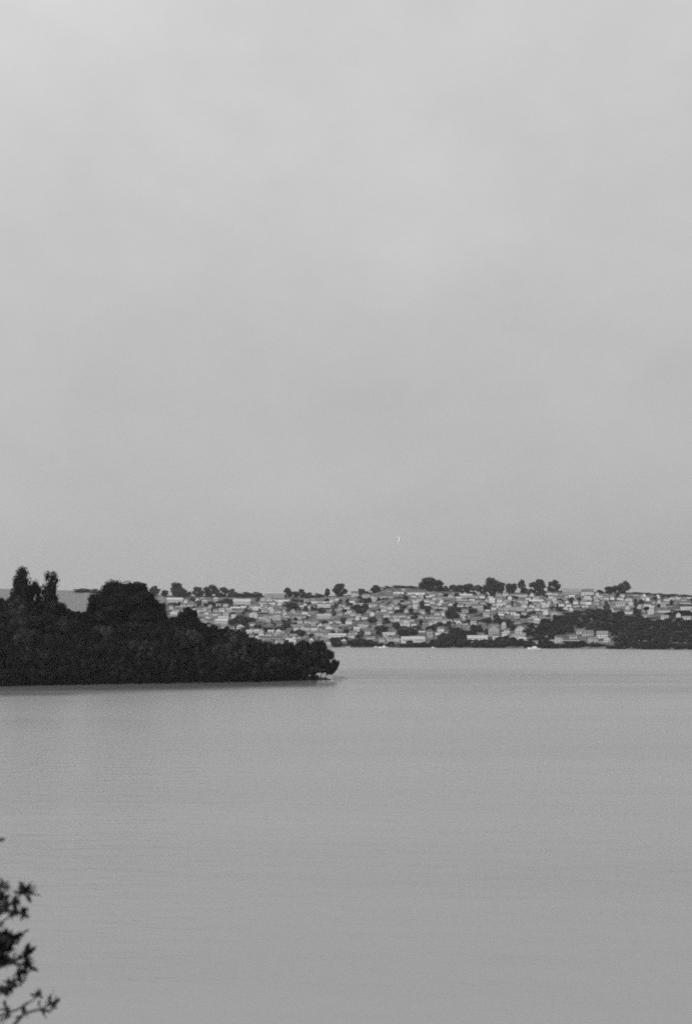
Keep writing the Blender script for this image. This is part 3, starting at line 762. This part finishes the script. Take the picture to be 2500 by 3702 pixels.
named = [
    (992, 2161, 72, 17, 'grey', 'pale', 'side', 'long pale flat-roofed school on the ridge between skyline trees', 'school', 'school', 0.12, 14),
    (1282, 2156, 26, 18, 'white', 'slate', 'side', 'white house with dark roof on the skyline right of the lollipop tree', 'house', 'house', 0.35, 9),
    (1322, 2162, 24, 14, 'white', 'tile', 'side', 'white bungalow just below the skyline beside the small dark tree', 'bungalow', 'bungalow', 0.4, 9),
    (874, 2184, 62, 18, 'white', 'pale', 'side', 'long pale building with bright sloping roof above the dark hedge', 'building', 'hall', 0.55, 16),
    (632, 2176, 56, 14, 'white', 'pale', 'side', 'pale long building in the gap between the big dome and the skyline', 'building', 'hall', 0.45, 14),
    (800, 2258, 44, 20, 'white', 'pale', 'side', 'bright white house just above the canopy of the headland', 'house', 'house', 0.35, 10),
    (806, 2242, 36, 14, 'white', 'pale', 'side', 'white low house directly behind the bright one above the canopy', 'house', 'bungalow', 0.4, 10),
    (628, 2228, 24, 14, 'white', 'pale', 'side', 'small white house half hidden at the edge of the big dome', 'house', 'house', 0.4, 9),
    (915, 2236, 26, 22, 'white', 'pale', 'front', 'square white building in the middle of the slope above the headland', 'building', 'house', 0.2, 10),
    (1000, 2242, 30, 20, 'white', 'tile', 'front', 'tall pale building second of the square blocks above the headland', 'building', 'house', 0.2, 10),
    (1205, 2226, 58, 12, 'white', 'slate', 'side', 'long low white terrace beside the narrow upright tree', 'terrace', 'terrace_row', 0.35, 9),
    (1170, 2236, 48, 14, 'white', 'pale', 'side', 'white terrace end in front of the long low white one', 'terrace', 'terrace_row', 0.3, 9),
    (1312, 2268, 34, 18, 'white', 'slate', 'side', 'white house with dark trees on both sides mid slope', 'house', 'house', 0.35, 9),
    (1347, 2194, 26, 14, 'white', 'slate', 'side', 'bright small house upper slope right of the dark clump', 'house', 'house', 0.35, 9),
    (1440, 2232, 52, 9, 'white', 'slate', 'side', 'long narrow white terrace, first of the straight pale line across the slope', 'terrace', 'terrace_row', 0.3, 8),
    (1500, 2234, 56, 8, 'white', 'slate', 'side', 'long narrow white terrace, second of the straight pale line across the slope', 'terrace', 'terrace_row', 0.3, 8),
    (1566, 2236, 60, 8, 'white', 'slate', 'side', 'long narrow white terrace, third of the straight pale line across the slope', 'terrace', 'terrace_row', 0.3, 8),
    (1474, 2246, 50, 7, 'grey', 'slate', 'side', 'grey low terrace just beneath the straight pale line', 'terrace', 'terrace_row', 0.3, 8),
    (1492, 2320, 84, 18, 'white', 'pale', 'side', 'wide pale building just above the waterside wood', 'building', 'hall', 0.55, 14),
    (1405, 2296, 44, 8, 'white', 'pale', 'side', 'thin pale terrace above the small shoreline trees', 'terrace', 'terrace_row', 0.4, 8),
    (1340, 2310, 30, 8, 'white', 'slate', 'side', 'thin pale house low on the slope between shoreline trees', 'house', 'bungalow', 0.4, 8),
    (1300, 2322, 28, 8, 'white', 'slate', 'side', 'thin pale bungalow nearest the shoreline trees', 'bungalow', 'bungalow', 0.4, 8),
    (1725, 2318, 72, 20, 'white', 'pale', 'side', 'broad pale building in the clearing behind the waterside wood', 'building', 'hall', 0.5, 14),
    (1600, 2304, 52, 16, 'grey', 'pale', 'side', 'pale sloping building at the crest of the waterside wood', 'building', 'hall', 0.5, 12),
    (1784, 2298, 36, 34, 'grey', 'tile', 'front', 'tall grey gabled building between the wood and the bright white gable', 'building', 'house', 0.3, 12),
    (1820, 2275, 16, 28, 'white', 'slate', 'front', 'bright tall white gable end, brightest upright on the slope', 'house', 'house', 0.25, 9),
    (1841, 2252, 22, 18, 'white', 'slate', 'side', 'bright white house just above the tall white gable', 'house', 'house', 0.3, 9),
    (1880, 2296, 38, 32, 'grey', 'tile', 'front', 'large grey villa with bright edges beside the big shore wood', 'house', 'villa', 0.35, 12),
    (1870, 2310, 40, 16, 'white', 'tile', 'side', 'low white annexe in front of the large grey villa', 'house', 'house', 0.4, 9),
    (1930, 2283, 22, 10, 'white', 'slate', 'side', 'small white cottage inside the edge of the big shore wood', 'cottage', 'house', 0.4, 8),
    (2018, 2322, 26, 16, 'white', 'tile', 'side', 'white house alone in the big shore wood', 'house', 'house', 0.3, 9),
    (2072, 2308, 30, 10, 'grey', 'tile', 'side', 'grey bungalow in the big shore wood beside the white villas', 'bungalow', 'bungalow', 0.4, 9),
    (2096, 2291, 26, 14, 'white', 'tile', 'side', 'white villa uppermost in the clearing of the big shore wood', 'villa', 'villa', 0.4, 9),
    (2124, 2297, 40, 18, 'grey', 'tile', 'side', 'grey-roofed villa in the middle of the clearing of the big shore wood', 'villa', 'villa', 0.55, 10),
    (2143, 2318, 34, 15, 'white', 'tile', 'side', 'white villa lowest in the clearing of the big shore wood', 'villa', 'villa', 0.4, 9),
    (2176, 2306, 40, 24, 'white', 'tile', 'side', 'large white villa with sloping roof at the far side of the clearing', 'villa', 'villa', 0.5, 10),
    (2193, 2320, 22, 16, 'white', 'tile', 'front', 'white gabled wing in front of the large villa in the clearing', 'villa', 'villa', 0.4, 9),
    (2062, 2146, 60, 17, 'grey', 'tile', 'side', 'long grey hipped roof on the ridge right of the flat-topped tree', 'house', 'house', 0.75, 14),
    (2122, 2150, 44, 20, 'white', 'slate', 'side', 'house with dark shallow roof over pale walls on the ridge', 'house', 'house', 0.45, 12),
    (1752, 2140, 9, 10, 'white', 'slate', 'front', 'white speck of a house glimpsed between skyline trees', 'house', 'house', 0.3, 6),
    (1912, 2138, 28, 12, 'white', 'slate', 'side', 'pale house peeping out under the slim skyline tree', 'house', 'house', 0.4, 9),
    (2000, 2124, 30, 6, 'white', 'pale', 'side', 'pale roof beneath the flat-topped skyline tree', 'house', 'house', 0.6, 9),
    (2400, 2213, 44, 8, 'white', 'tile', 'side', 'white low house below the long pale line above the big shore wood', 'house', 'bungalow', 0.4, 9),
    (2402, 2238, 26, 13, 'white', 'tile', 'side', 'bright white house perched at the top edge of the big shore wood', 'house', 'house', 0.4, 9),
    (2324, 2232, 24, 8, 'white', 'tile', 'side', 'small white house sunk in the top edge of the big shore wood', 'house', 'house', 0.4, 8),
    (2480, 2242, 30, 14, 'white', 'tile', 'side', 'white house nearest the frame edge above the big shore wood', 'house', 'house', 0.4, 9),
    (2272, 2218, 42, 10, 'white', 'tile', 'side', 'white house beside the narrow upright tree above the big shore wood', 'house', 'bungalow', 0.45, 9),
    (2170, 2203, 24, 10, 'white', 'tile', 'side', 'bright bungalow left of the narrow tree above the big shore wood', 'bungalow', 'bungalow', 0.4, 9),
    (2242, 2190, 34, 14, 'white', 'tile', 'side', 'bright white house below the tall skyline knob', 'house', 'house', 0.5, 9),
    (2500, 2204, 80, 9, 'white', 'pale', 'side', 'long pale terrace running to the edge on the upper slope', 'terrace', 'terrace_row', 0.35, 9),
]
for r in named:
    px, pyb, w, h, wc, rc, g, lab, cat, nm, rf, dp = r
    custom(px, pyb, w, h, wc, rc, g, lab, cat, nm, rf, dp, windows=(h >= 12), yaw=R0.uniform(-0.12, 0.12))
    taken.append((px, pyb, w / 2 + 4, h))

def blocked(px, py, hw_px):
    for x, y, w, h in taken:
        if abs(px - x) < w + hw_px and y - h - 2 < py < y + 12: return True
    for x, y, w, h, st in spot:
        if abs(px - x) < w * 0.35 + hw_px * 0.6 and y - h * 0.8 < py < y + 3: return True
    if any(inside(poly, px, py) or inside(poly, px, py + 4) for poly in W_ALL): return True
    if px < 1215:
        tc_ = float(lerp(TOPC, px)) if px < 1150 else 2325
        if 300 < px < 606: tc_ = 2150
        if py > tc_ + 14: return True
    return False
NR = 18
count = {}
n_h = n_b = 0
R1 = random.Random(77)
hedge_i = {}
HEDGES = [crown_mesh('hedge_leaves', 90 + k, M_FAR, 22, 900, 0.06, 'low', base=0.02) for k in range(2)]
for r_i in range(NR):
    street = f'{ordn(r_i + 1)} street below the ridge'
    street_s = street
    px = 606 + R1.uniform(0, 20)
    row_yaw = R1.uniform(-0.06, 0.06)
    while px < 2530:
        top = float(lerp(RIDGE, px)) + 12; bot = float(lerp(SHORE, px)) - 4
        f = (r_i + 0.5) / NR + 0.014 * math.sin(px * 0.006 + r_i * 1.3) + 0.02 * math.sin(px * 0.0021 + r_i * 0.4)
        py = top + (bot - top) * f + R1.uniform(-1.2, 1.2)
        u = R1.random()
        right = px > 1930 and py < 2235
        if u < 0.30: kind = 'gabled_house' if right and R1.random() < 0.5 else 'house'
        elif u < 0.39: kind = 'gabled_house'
        elif u < 0.49: kind = 'hipped_house'
        elif u < 0.70: kind = 'bungalow'
        elif u < 0.79 and not right: kind = 'terraced_houses'
        elif u < 0.83: kind = None
        else: kind = 'tree'
        s_px = FOC / (float(shore_y(px)) + DEPTH * (1 - f))
        if kind in SPECS:
            v = R1.randrange(len(SPECS[kind]))
            w, d, hw, hr, g, hip = SPECS[kind][v]
            wpx = w * s_px
            cx = px + wpx / 2
            if not blocked(cx, py, wpx / 2):
                wc = R1.choices(('white', 'grey', 'brick'), (0.46, 0.34, 0.20))[0]
                rc = R1.choices(('slate', 'tile', 'pale'), (0.45, 0.38, 0.17))[0]
                p = hit_hill(cx, py)
                # pale roofs only where the row reads pale
                key = (kind, wc, r_i); count[key] = count.get(key, 0) + 1
                kn = {'house': 'two-storey house', 'gabled_house': 'gable-fronted house', 'hipped_house': 'hip-roofed house', 'bungalow': 'bungalow', 'terraced_houses': 'terrace'}[kind]
                wn_ = {'white': 'white-walled', 'grey': 'grey-walled', 'brick': 'dark brick'}[wc]
                lab = f'{wn_} {kn}, {ordn(count[key])} such from the headland along the {street}'
                building(kind, v, wc, rc, p, -math.atan2(p.x, p.y) + row_yaw + R1.uniform(-0.25, 0.25), lab,
                         {'house': 'houses in rows on the far hillside', 'gabled_house': 'gable-fronted houses on the far hillside', 'hipped_house': 'hip-roofed houses on the far hillside', 'bungalow': 'bungalows in rows on the far hillside', 'terraced_houses': 'terraces on the far hillside'}[kind],
                         scale=R1.uniform(0.92, 1.1), chimneys=(r_i > 4))
                if kind == 'house': n_h += 1
                if kind == 'bungalow': n_b += 1
            px += wpx + R1.uniform(1, 12)
        elif kind == 'tree':
            if not blocked(px + 8, py, 4):
                count[('t', r_i)] = count.get(('t', r_i), 0) + 1
                far_tree(px + 8, py - R1.uniform(11, 19), R1.uniform(13, 22), py, R1.choice(('round', 'pale', 'broad')),
                         f'garden tree between houses, {ordn(count[("t", r_i)])} from the headland along the {street}', 'garden trees along the hillside streets')
            px += R1.uniform(12, 20)
        else:
            px += R1.uniform(8, 24)
    # hedges along the back of each street
    px = 620 + R1.uniform(0, 60)
    while px < 2520:
        top = float(lerp(RIDGE, px)) + 12; bot = float(lerp(SHORE, px)) - 4
        f = (r_i + 0.5) / NR + 0.014 * math.sin(px * 0.006 + r_i * 1.3) + 0.02 * math.sin(px * 0.0021 + r_i * 0.4)
        py = top + (bot - top) * f + 4.5
        L = R1.uniform(30, 75)
        if R1.random() < 0.8 and not blocked(px + L / 2, py, L / 2 - 8):
            p = hit_hill(px + L / 2, py); s = p.y / FOC
            hedge_i[r_i] = hedge_i.get(r_i, 0) + 1
            o = obj('hedge', R1.choice(HEDGES), loc=p, rotz=-math.atan2(p.x, p.y) + row_yaw, scale=(L * s, 3.0, R1.uniform(1.6, 3.4)))
            tag(o, f'dark clipped hedge, {ordn(hedge_i[r_i])} from the headland fronting the {street}', 'hedge', 'hedges along the hillside streets')
        px += L + R1.uniform(6, 40)

# the long dark hedge of the upper left slope
for k, (a_, b_, y_) in enumerate([(828, 900, 2193), (900, 985, 2194)]):
    p = hit_hill((a_ + b_) / 2, y_); s = p.y / FOC
    o = obj('hedge', HEDGES[k], loc=p, rotz=-math.atan2(p.x, p.y), scale=((b_ - a_ + 12) * s, 4, 3.2))
    tag(o, ('long dark hedge under the bright sloping roof' if k == 0 else 'long dark hedge continuing away from the bright sloping roof toward open gardens'), 'hedge')

# low pale sea walls on the far shore
for k, (a_, b_, lab) in enumerate([(2210, 2440, 'thin pale sea wall along the shore below the big wood'), (1950, 2100, 'faint pale sea wall along the shore left of the villas'), (1330, 1440, 'grey quay wall by the moored boats')]):
    m = MB(); n = 12
    for i in range(n):
        pa, pb = a_ + (b_ - a_) * i / n, a_ + (b_ - a_) * (i + 1) / n
        oy = 46 if k < 2 else 6
        A = Vector(((pa - 1250) / FOC * (shore_y(pa) + oy), shore_y(pa) + oy, 0)); B = Vector(((pb - 1250) / FOC * (shore_y(pb) + oy), shore_y(pb) + oy, 0))
        za = float(hill(A.x, A.y)); zb = float(hill(B.x, B.y)); hh = (1.0 if k < 2 else 1.6)
        m.poly([(A.x, A.y, za - 1), (B.x, B.y, zb - 1), (B.x, B.y + 0.6, zb - 1), (A.x, A.y + 0.6, za - 1), (A.x, A.y, za + hh), (B.x, B.y, zb + hh), (B.x, B.y + 0.6, zb + hh), (A.x, A.y + 0.6, za + hh)],
               [(0, 1, 5, 4), (4, 5, 6, 7), (2, 3, 7, 6)] + ([(3, 0, 4, 7)] if i == 0 else []) + ([(1, 2, 6, 5)] if i == n - 1 else []))
    tag(obj('sea_wall', m.mesh('sea_wall', M_GREYWALL)), lab, 'wall')
# shoreline scrub along the bottom of the far hill
k = 0; px = 1225
while px < 2520:
    k += 1
    w = R1.uniform(22, 44)
    sy_ = float(shore_y(px)) + R1.uniform(3, 12); x = (px - 1250) / FOC * sy_
    wood = px > 1440
    t = tree('bush', (x, sy_, float(hill(x, sy_))), w * sy_ / FOC, R1.uniform(2.2, 4.8) if wood else R1.uniform(1.2, 3.0), FAR, 'low',
             f'low dark waterside bush, {ordn(k)} along the far shoreline from the headland', 'bushes along the far shoreline', cat='bush', trunk=False)
    px += w * (0.75 if wood else 1.5)

# ------------------------------------------------------------------ boats
def boat(px, py, length, label, cabin=True, yaw=0.0):
    y = CAM_Z * FOC / (py - 2270); x = (px - 1250) / FOC * y
    root = obj('motorboat', None, loc=(x, y, 0), rotz=yaw); tag(root, label, 'boat', 'small boats off the far shore')
    m = MB(); n = 9; L = length; pts = []
    for i in range(n):
        u = i / (n - 1); hw = 0.15 * L * (1 - max(0, (u - 0.45) / 0.55) ** 2.2) + 0.02; sh = 0.10 * L + 0.05 * L * u * u
        X_ = -L / 2 + L * u
        pts += [(X_, -hw, sh), (X_, -hw * 0.75, 0.1), (X_, 0, -0.25), (X_, hw * 0.75, 0.1), (X_, hw, sh)]
    fs = []
    for i in range(n - 1):
        for k in range(4): a_ = i * 5 + k; fs.append((a_, a_ + 5, a_ + 6, a_ + 1))
        fs.append((i * 5, i * 5 + 4, i * 5 + 9, i * 5 + 5))
    fs += [(0, 1, 2, 3, 4)]
    obj('hull', m.poly(pts, fs).mesh('hull', M_BOAT), parent=root)
    if cabin:
        z0 = 0.10 * L; w = 0.11 * L
        c = MB().poly([(-0.22 * L, -w, z0), (0.2 * L, -w * 0.8, z0), (0.2 * L, w * 0.8, z0), (-0.22 * L, w, z0), (-0.18 * L, -w * 0.9, z0 + 0.13 * L), (0.08 * L, -w * 0.7, z0 + 0.13 * L), (0.08 * L, w * 0.7, z0 + 0.13 * L), (-0.18 * L, w * 0.9, z0 + 0.13 * L)],
                      [(4, 5, 6, 7), (0, 1, 5, 4), (1, 2, 6, 5), (2, 3, 7, 6), (3, 0, 4, 7)])
        obj('cabin', c.mesh('cabin', M_BOAT), parent=root)
        s_ = MB().poly([(0.19 * L, -w * 0.6, z0 + 0.02 * L), (0.19 * L, w * 0.6, z0 + 0.02 * L), (0.10 * L, w * 0.5, z0 + 0.12 * L), (0.10 * L, -w * 0.5, z0 + 0.12 * L), (0.205 * L, -w * 0.6, z0 + 0.02 * L), (0.205 * L, w * 0.6, z0 + 0.02 * L), (0.115 * L, w * 0.5, z0 + 0.12 * L), (0.115 * L, -w * 0.5, z0 + 0.12 * L)],
                      [(0, 1, 2, 3), (4, 7, 6, 5), (0, 4, 5, 1), (3, 2, 6, 7)])
        obj('windscreen', s_.mesh('windscreen', M_GLASS), parent=root)
    return root
boat(1358, 2342.2, 9, 'small white boat moored by the grey quay, nearer the headland', yaw=0.1)
boat(1385, 2342.6, 12, 'longer white boat moored at the end of the grey quay', yaw=3.1)
boat(1255, 2342.0, 8, 'pale open boat nearest the tip of the headland', cabin=False)
boat(1563, 2343.6, 7.5, 'small white boat under the waterside wood', yaw=0.2)
boat(1926, 2347.0, 15, 'white cabin cruiser under way off the big shore wood', yaw=3.14)
boat(2030, 2348.6, 6, 'small pale open boat right of the cabin cruiser', cabin=False)
# foam of the cruiser's wake
m = MB(); y = CAM_Z * FOC / (2347.6 - 2270)
x0 = (1900 - 1250) / FOC * y; x1 = (1962 - 1250) / FOC * y
m.poly([(x0, y - 1.5, 0.02), (x0 + 6, y - 4, 0.25), (x1, y - 5, 0.02), (x1 + 4, y + 3, 0.02), (x0 + 8, y + 2.5, 0.3)], [(0, 1, 4), (1, 2, 3, 4)])
tag(obj('wake', m.mesh('wake', M_BOAT)), kind='stuff', label='white foam trailing beside the cabin cruiser', cat='wake')

# ------------------------------------------------------------------ gull
GY = 180.0
def gp(px, py, dy=0.0): return at(px, py, GY + dy)
base = gp(1442.5, 1946)
gull = obj('gull', None, loc=base); tag(gull, 'white bird wheeling with raised wings alone in the open sky', 'bird')
def G(px, py, dy=0.0): return gp(px, py, dy) - base
b = MB().tube([G(1441, 1964, 0.02), G(1441.2, 1961, 0.0), G(1441.6, 1957), G(1442.6, 1951), G(1443.6, 1945), G(1444.6, 1940), G(1445.4, 1937.6)], [0.03, 0.10, 0.12, 0.09, 0.10, 0.07, 0.02], 10)
obj('body', b.mesh('body', M_GULL, True), parent=gull)
def wing(path, chord, axis):
    m = MB(); pts = []
    ax = Vector(axis).normalized()
    for p, c in zip(path, chord):
        p = Vector(p)
        pts += [p - ax * c * 0.5 + Vector((c * 0.35, 0, 0)), p + Vector((0, 0, 0.018)), p + ax * c * 0.5 - Vector((c * 0.35, 0, 0)), p - Vector((0, 0, 0.012))]
    n = len(path); fs = []
    for i in range(n - 1):
        for k in range(4):
            k2 = (k + 1) % 4; fs.append((i * 4 + k, i * 4 + k2, (i + 1) * 4 + k2, (i + 1) * 4 + k))
    fs += [(3, 2, 1, 0), tuple((n - 1) * 4 + k for k in range(4))]
    return m.poly(pts, fs).mesh('wing', M_GULLGREY, True)
obj('wing', wing([G(1443.5, 1945), G(1444.2, 1940, -0.05), G(1444.8, 1935, -0.02), G(1445.4, 1928, 0.08)], [0.32, 0.32, 0.24, 0.08], (0.75, 0.6, 0.1)), parent=gull)
obj('wing', wing([G(1443, 1944), G(1439.5, 1940.5, 0.05), G(1436, 1938, 0.08), G(1432, 1936.5, 0.12)], [0.2, 0.18, 0.12, 0.05], (0.35, 0.55, 0.75)), parent=gull)
tl = MB().poly([G(1440, 1967), G(1442.6, 1967), G(1441.8, 1961.5, -0.02), G(1440.6, 1961.5, -0.02), G(1440, 1967, 0.03), G(1442.6, 1967, 0.03), G(1441.8, 1961.5, 0.03), G(1440.6, 1961.5, 0.03)],
               [(0, 1, 2, 3), (7, 6, 5, 4), (0, 4, 5, 1), (1, 5, 6, 2), (2, 6, 7, 3), (3, 7, 4, 0)])
obj('tail', tl.mesh('tail', M_GULL), parent=gull)

# ------------------------------------------------------------------ shrub beside the camera
R2 = random.Random(3)
SY = 4.9
shrub = obj('shrub', None, loc=(-1.75, SY, 21.2)); tag(shrub, 'dark out-of-focus shrub with sprays of narrow leaves reaching in from the left edge', 'shrub')
org = Vector((-1.75, SY, 21.2))
def S(px, py, dy=0.0): return at(px, py, SY + dy) - org
def leaf_mesh():
    m = MB(); n = 7; pts = []
    for i in range(n):
        u = i / (n - 1); w = 0.5 * 0.40 * math.sin(math.pi * min(1, u * 0.93 + 0.05)) ** 0.8
        z = 0.10 * u * u
        pts += [(u, -w, z + w * 0.35), (u, 0, z), (u, w, z + w * 0.35)]
    fs = []
    for i in range(n - 1):
        for k in range(2): a_ = i * 3 + k; fs.append((a_, a_ + 3, a_ + 4, a_ + 1))
    return m.poly(pts, fs).mesh('leaf', M_LEAF, True)
LEAF = leaf_mesh()
n_leaf = 0
def put_leaf(parent, p, d, length):
    global n_leaf
    n_leaf += 1
    o = obj('leaf', LEAF, parent=parent, loc=p, scale=(length,) * 3)
    q = Vector(d).normalized().to_track_quat('X', 'Z')
    o.rotation_mode = 'QUATERNION'
    from mathutils import Quaternion
    o.rotation_quaternion = q @ Quaternion((1, 0, 0), R2.uniform(-1.3, 1.3))
def branch(path, r0=0.006, r1=0.0015, dy=0.0):
    pts = [S(px, py, dy + 0.02 * math.sin(i * 1.7)) for i, (px, py) in enumerate(path)]
    n = len(pts)
    rr = [1.35 * (r0 + (r1 - r0) * i / (n - 1)) for i in range(n)]
    me = MB().tube(pts, rr, 6).mesh('branch', M_BARK, True)
    return obj('branch', me, parent=shrub), pts
def spray(br, c, tips, extra=5, ln=38, dy=0.0):
    pc = S(c[0], c[1], dy)
    for t in tips:
        pt = S(t[0], t[1], dy + R2.uniform(-0.02, 0.02)); d = pt - pc
        L = d.length; use = min(L, 0.047)
        start = pt - d.normalized() * use
        put_leaf(br, start, d, use * 1.02)
        if L > 0.05:                       # the leaves below it on the same shoot
            put_leaf(br, pc + d * 0.15, d + Vector((R2.uniform(-1, 1), R2.uniform(-1, 1), R2.uniform(-1, 1))) * L * 0.5, use * 0.9)
    for k in range(int(extra * 1.35)):
        an = R2.uniform(0, 6.28)
        d = Vector((math.cos(an), R2.uniform(-0.8, 0.8), math.sin(an)))
        put_leaf(br, pc + Vector((R2.uniform(-1, 1), R2.uniform(-1, 1), R2.uniform(-1, 1))) * 0.008, d, ln * R2.uniform(0.8, 1.3) * SY / FOC)
# stem rises outside the frame from the bank
me = MB().tube([(0, 0, -0.3), (0.02, 0, 0.8), (0.1, 0.0, 1.5), (0.18, 0.02, 2.2), (0.22, 0.0, 2.9), (0.26, 0.0, 3.15)], [0.035, 0.03, 0.024, 0.018, 0.01, 0.005], 8).mesh('stem', M_BARK, True)
obj('stem', me, parent=shrub)
b_, _ = branch([(-260, 3160), (-120, 3090), (-40, 3060), (-8, 3046)], 0.006, 0.0015)
spray(b_, (-14, 3050), [(6, 3032), (-2, 3022), (-30, 3015)], 5)
b_, _ = branch([(-250, 3330), (-140, 3270), (-60, 3235), (-10, 3205)], 0.007)
spray(b_, (2, 3206), [(16, 3184), (4, 3182), (22, 3212), (-10, 3190), (14, 3216)], 7, 30)
b_, _ = branch([(-220, 3400), (-90, 3345), (0, 3300), (28, 3282), (48, 3255), (88, 3228)], 0.008)
spray(b_, (90, 3229), [(122, 3190), (104, 3202), (90, 3186), (68, 3190), (118, 3212), (136, 3224), (150, 3244), (66, 3212), (110, 3226), (112, 3200), (80, 3205)], 14, 34)
spray(b_, (30, 3218), [(46, 3208), (40, 3222)], 2, 22)
spray(b_, (48, 3256), [(62, 3236), (34, 3258), (60, 3250), (40, 3240)], 5, 26)
b_, _ = branch([(-220, 3420), (-100, 3350), (-10, 3292), (40, 3300), (80, 3302)], 0.008)
spray(b_, (12, 3284), [(-10, 3262), (24, 3264), (0, 3300), (36, 3300), (30, 3270)], 12, 36)
spray(b_, (58, 3300), [(70, 3290), (60, 3318), (44, 3316), (80, 3296)], 8, 28)
spray(b_, (86, 3302), [(104, 3282), (92, 3280), (76, 3282), (98, 3320), (84, 3318), (105, 3300), (100, 3292)], 10, 28)
b_, _ = branch([(-200, 3420), (-90, 3370), (-10, 3345), (20, 3325), (40, 3312)], 0.004)
spray(b_, (-6, 3340), [(16, 3332), (-20, 3320)], 4, 24)
b_, _ = branch([(-240, 3520), (-120, 3460), (-40, 3430), (10, 3410), (60, 3385), (106, 3363)], 0.008, dy=0.05)
spray(b_, (12, 3410), [(50, 3365), (48, 3378), (60, 3400), (30, 3375), (20, 3370), (44, 3430), (40, 3440), (0, 3372), (56, 3412), (30, 3450), (66, 3392), (10, 3455)], 30, 44, dy=0.03)
spray(b_, (-10, 3440), [(20, 3460), (30, 3430), (10, 3470), (-10, 3400)], 24, 44, dy=0.0)
spray(b_, (70, 3388), [(106, 3364), (86, 3384), (72, 3404), (80, 3372)], 3, 26, dy=0.05)
b_, _ = branch([(-220, 3560), (-100, 3520), (0, 3496), (40, 3478), (78, 3462), (100, 3440), (128, 3428)], 0.007)
spray(b_, (88, 3462), [(131, 3424), (118, 3436), (105, 3412), (100, 3424), (112, 3452), (96, 3432), (70, 3462), (84, 3480)], 7, 30)
spray(b_, (50, 3476), [(40, 3464), (62, 3496), (66, 3506), (50, 3490), (34, 3486)], 8, 28)
b_, _ = branch([(-220, 3640), (-100, 3600), (0, 3578), (40, 3565), (72, 3530), (98, 3500), (112, 3490)], 0.009)
spray(b_, (104, 3496), [(124, 3480), (120, 3500), (138, 3516), (132, 3512), (118, 3470), (98, 3478), (92, 3486), (124, 3490)], 9, 30)
spray(b_, (84, 3516), [(70, 3506), (98, 3526), (66, 3498), (92, 3530)], 8, 28)
spray(b_, (40, 3566), [(28, 3542), (66, 3572), (46, 3596), (60, 3560), (30, 3584), (20, 3570), (64, 3548), (38, 3590)], 14, 32)
spray(b_, (68, 3540), [(84, 3540), (60, 3530), (76, 3550)], 4, 26)
b_, _ = branch([(-60, 3860), (20, 3760), (52, 3706), (84, 3668), (118, 3656), (152, 3650), (178, 3628), (186, 3610)], 0.006)
spray(b_, (178, 3628), [(196, 3582), (190, 3596), (180, 3600), (172, 3606), (184, 3614)], 3, 22)
spray(b_, (192, 3634), [(216, 3606), (210, 3600), (222, 3612), (206, 3632), (198, 3628), (214, 3620)], 4, 22)
spray(b_, (148, 3650), [(160, 3664), (184, 3668), (170, 3660), (140, 3640), (156, 3640)], 4, 24)
spray(b_, (86, 3668), [(98, 3656), (72, 3680), (96, 3680), (80, 3660)], 4, 22)
b_, _ = branch([(-160, 3760), (-20, 3680), (60, 3652), (112, 3622), (138, 3602)], 0.004, dy=0.06)
spray(b_, (136, 3604), [(144, 3576), (152, 3588), (132, 3584), (150, 3600), (128, 3596), (142, 3590)], 3, 20, dy=0.06)
spray(b_, (88, 3636), [(100, 3622), (80, 3626)], 2, 20, dy=0.06)
b_, _ = branch([(-160, 3720), (-60, 3660), (0, 3652), (34, 3646)], 0.004)
spray(b_, (26, 3648), [(42, 3640), (36, 3656), (16, 3640), (12, 3660)], 5, 24)
b_, _ = branch([(-120, 3780), (-30, 3720), (6, 3688), (28, 3672)], 0.004)
spray(b_, (18, 3680), [(32, 3668), (6, 3676), (24, 3690)], 4, 22)
b_, _ = branch([(-220, 3300), (-120, 3280), (-50, 3262), (-5, 3240)], 0.006, dy=-0.05)
spray(b_, (0, 3250), [(26, 3240), (20, 3262)], 8, 34, dy=-0.05)
b_, _ = branch([(-220, 3500), (-120, 3470), (-40, 3460), (6, 3452)], 0.007, dy=-0.08)
spray(b_, (4, 3440), [(46, 3452), (36, 3420), (54, 3436), (40, 3400)], 22, 44, dy=-0.08)
spray(b_, (-6, 3480), [(24, 3490), (14, 3474)], 12, 36, dy=-0.08)
b_, _ = branch([(-220, 3620), (-120, 3590), (-50, 3560), (4, 3590)], 0.006, dy=-0.05)
spray(b_, (2, 3588), [(24, 3606), (20, 3580)], 7, 30, dy=-0.05)
print('leaves', n_leaf)

# ------------------------------------------------------------------ haze
hz = bpy.data.materials.new('haze'); hz.use_nodes = True
hn, hl = hz.node_tree.nodes, hz.node_tree.links
hn.clear()
ho = hn.new('ShaderNodeOutputMaterial'); pv = hn.new('ShaderNodeVolumePrincipled')
pv.inputs['Density'].default_value = 3.1e-5
pv.inputs['Color'].default_value = (0.9, 0.9, 0.9, 1)
hl.new(pv.outputs[0], ho.inputs['Volume'])
me = MB().box(-9500, 9500, -3000, 5200, -6.0, 150).mesh('haze', hz)
tag(obj('haze', me), kind='stuff')
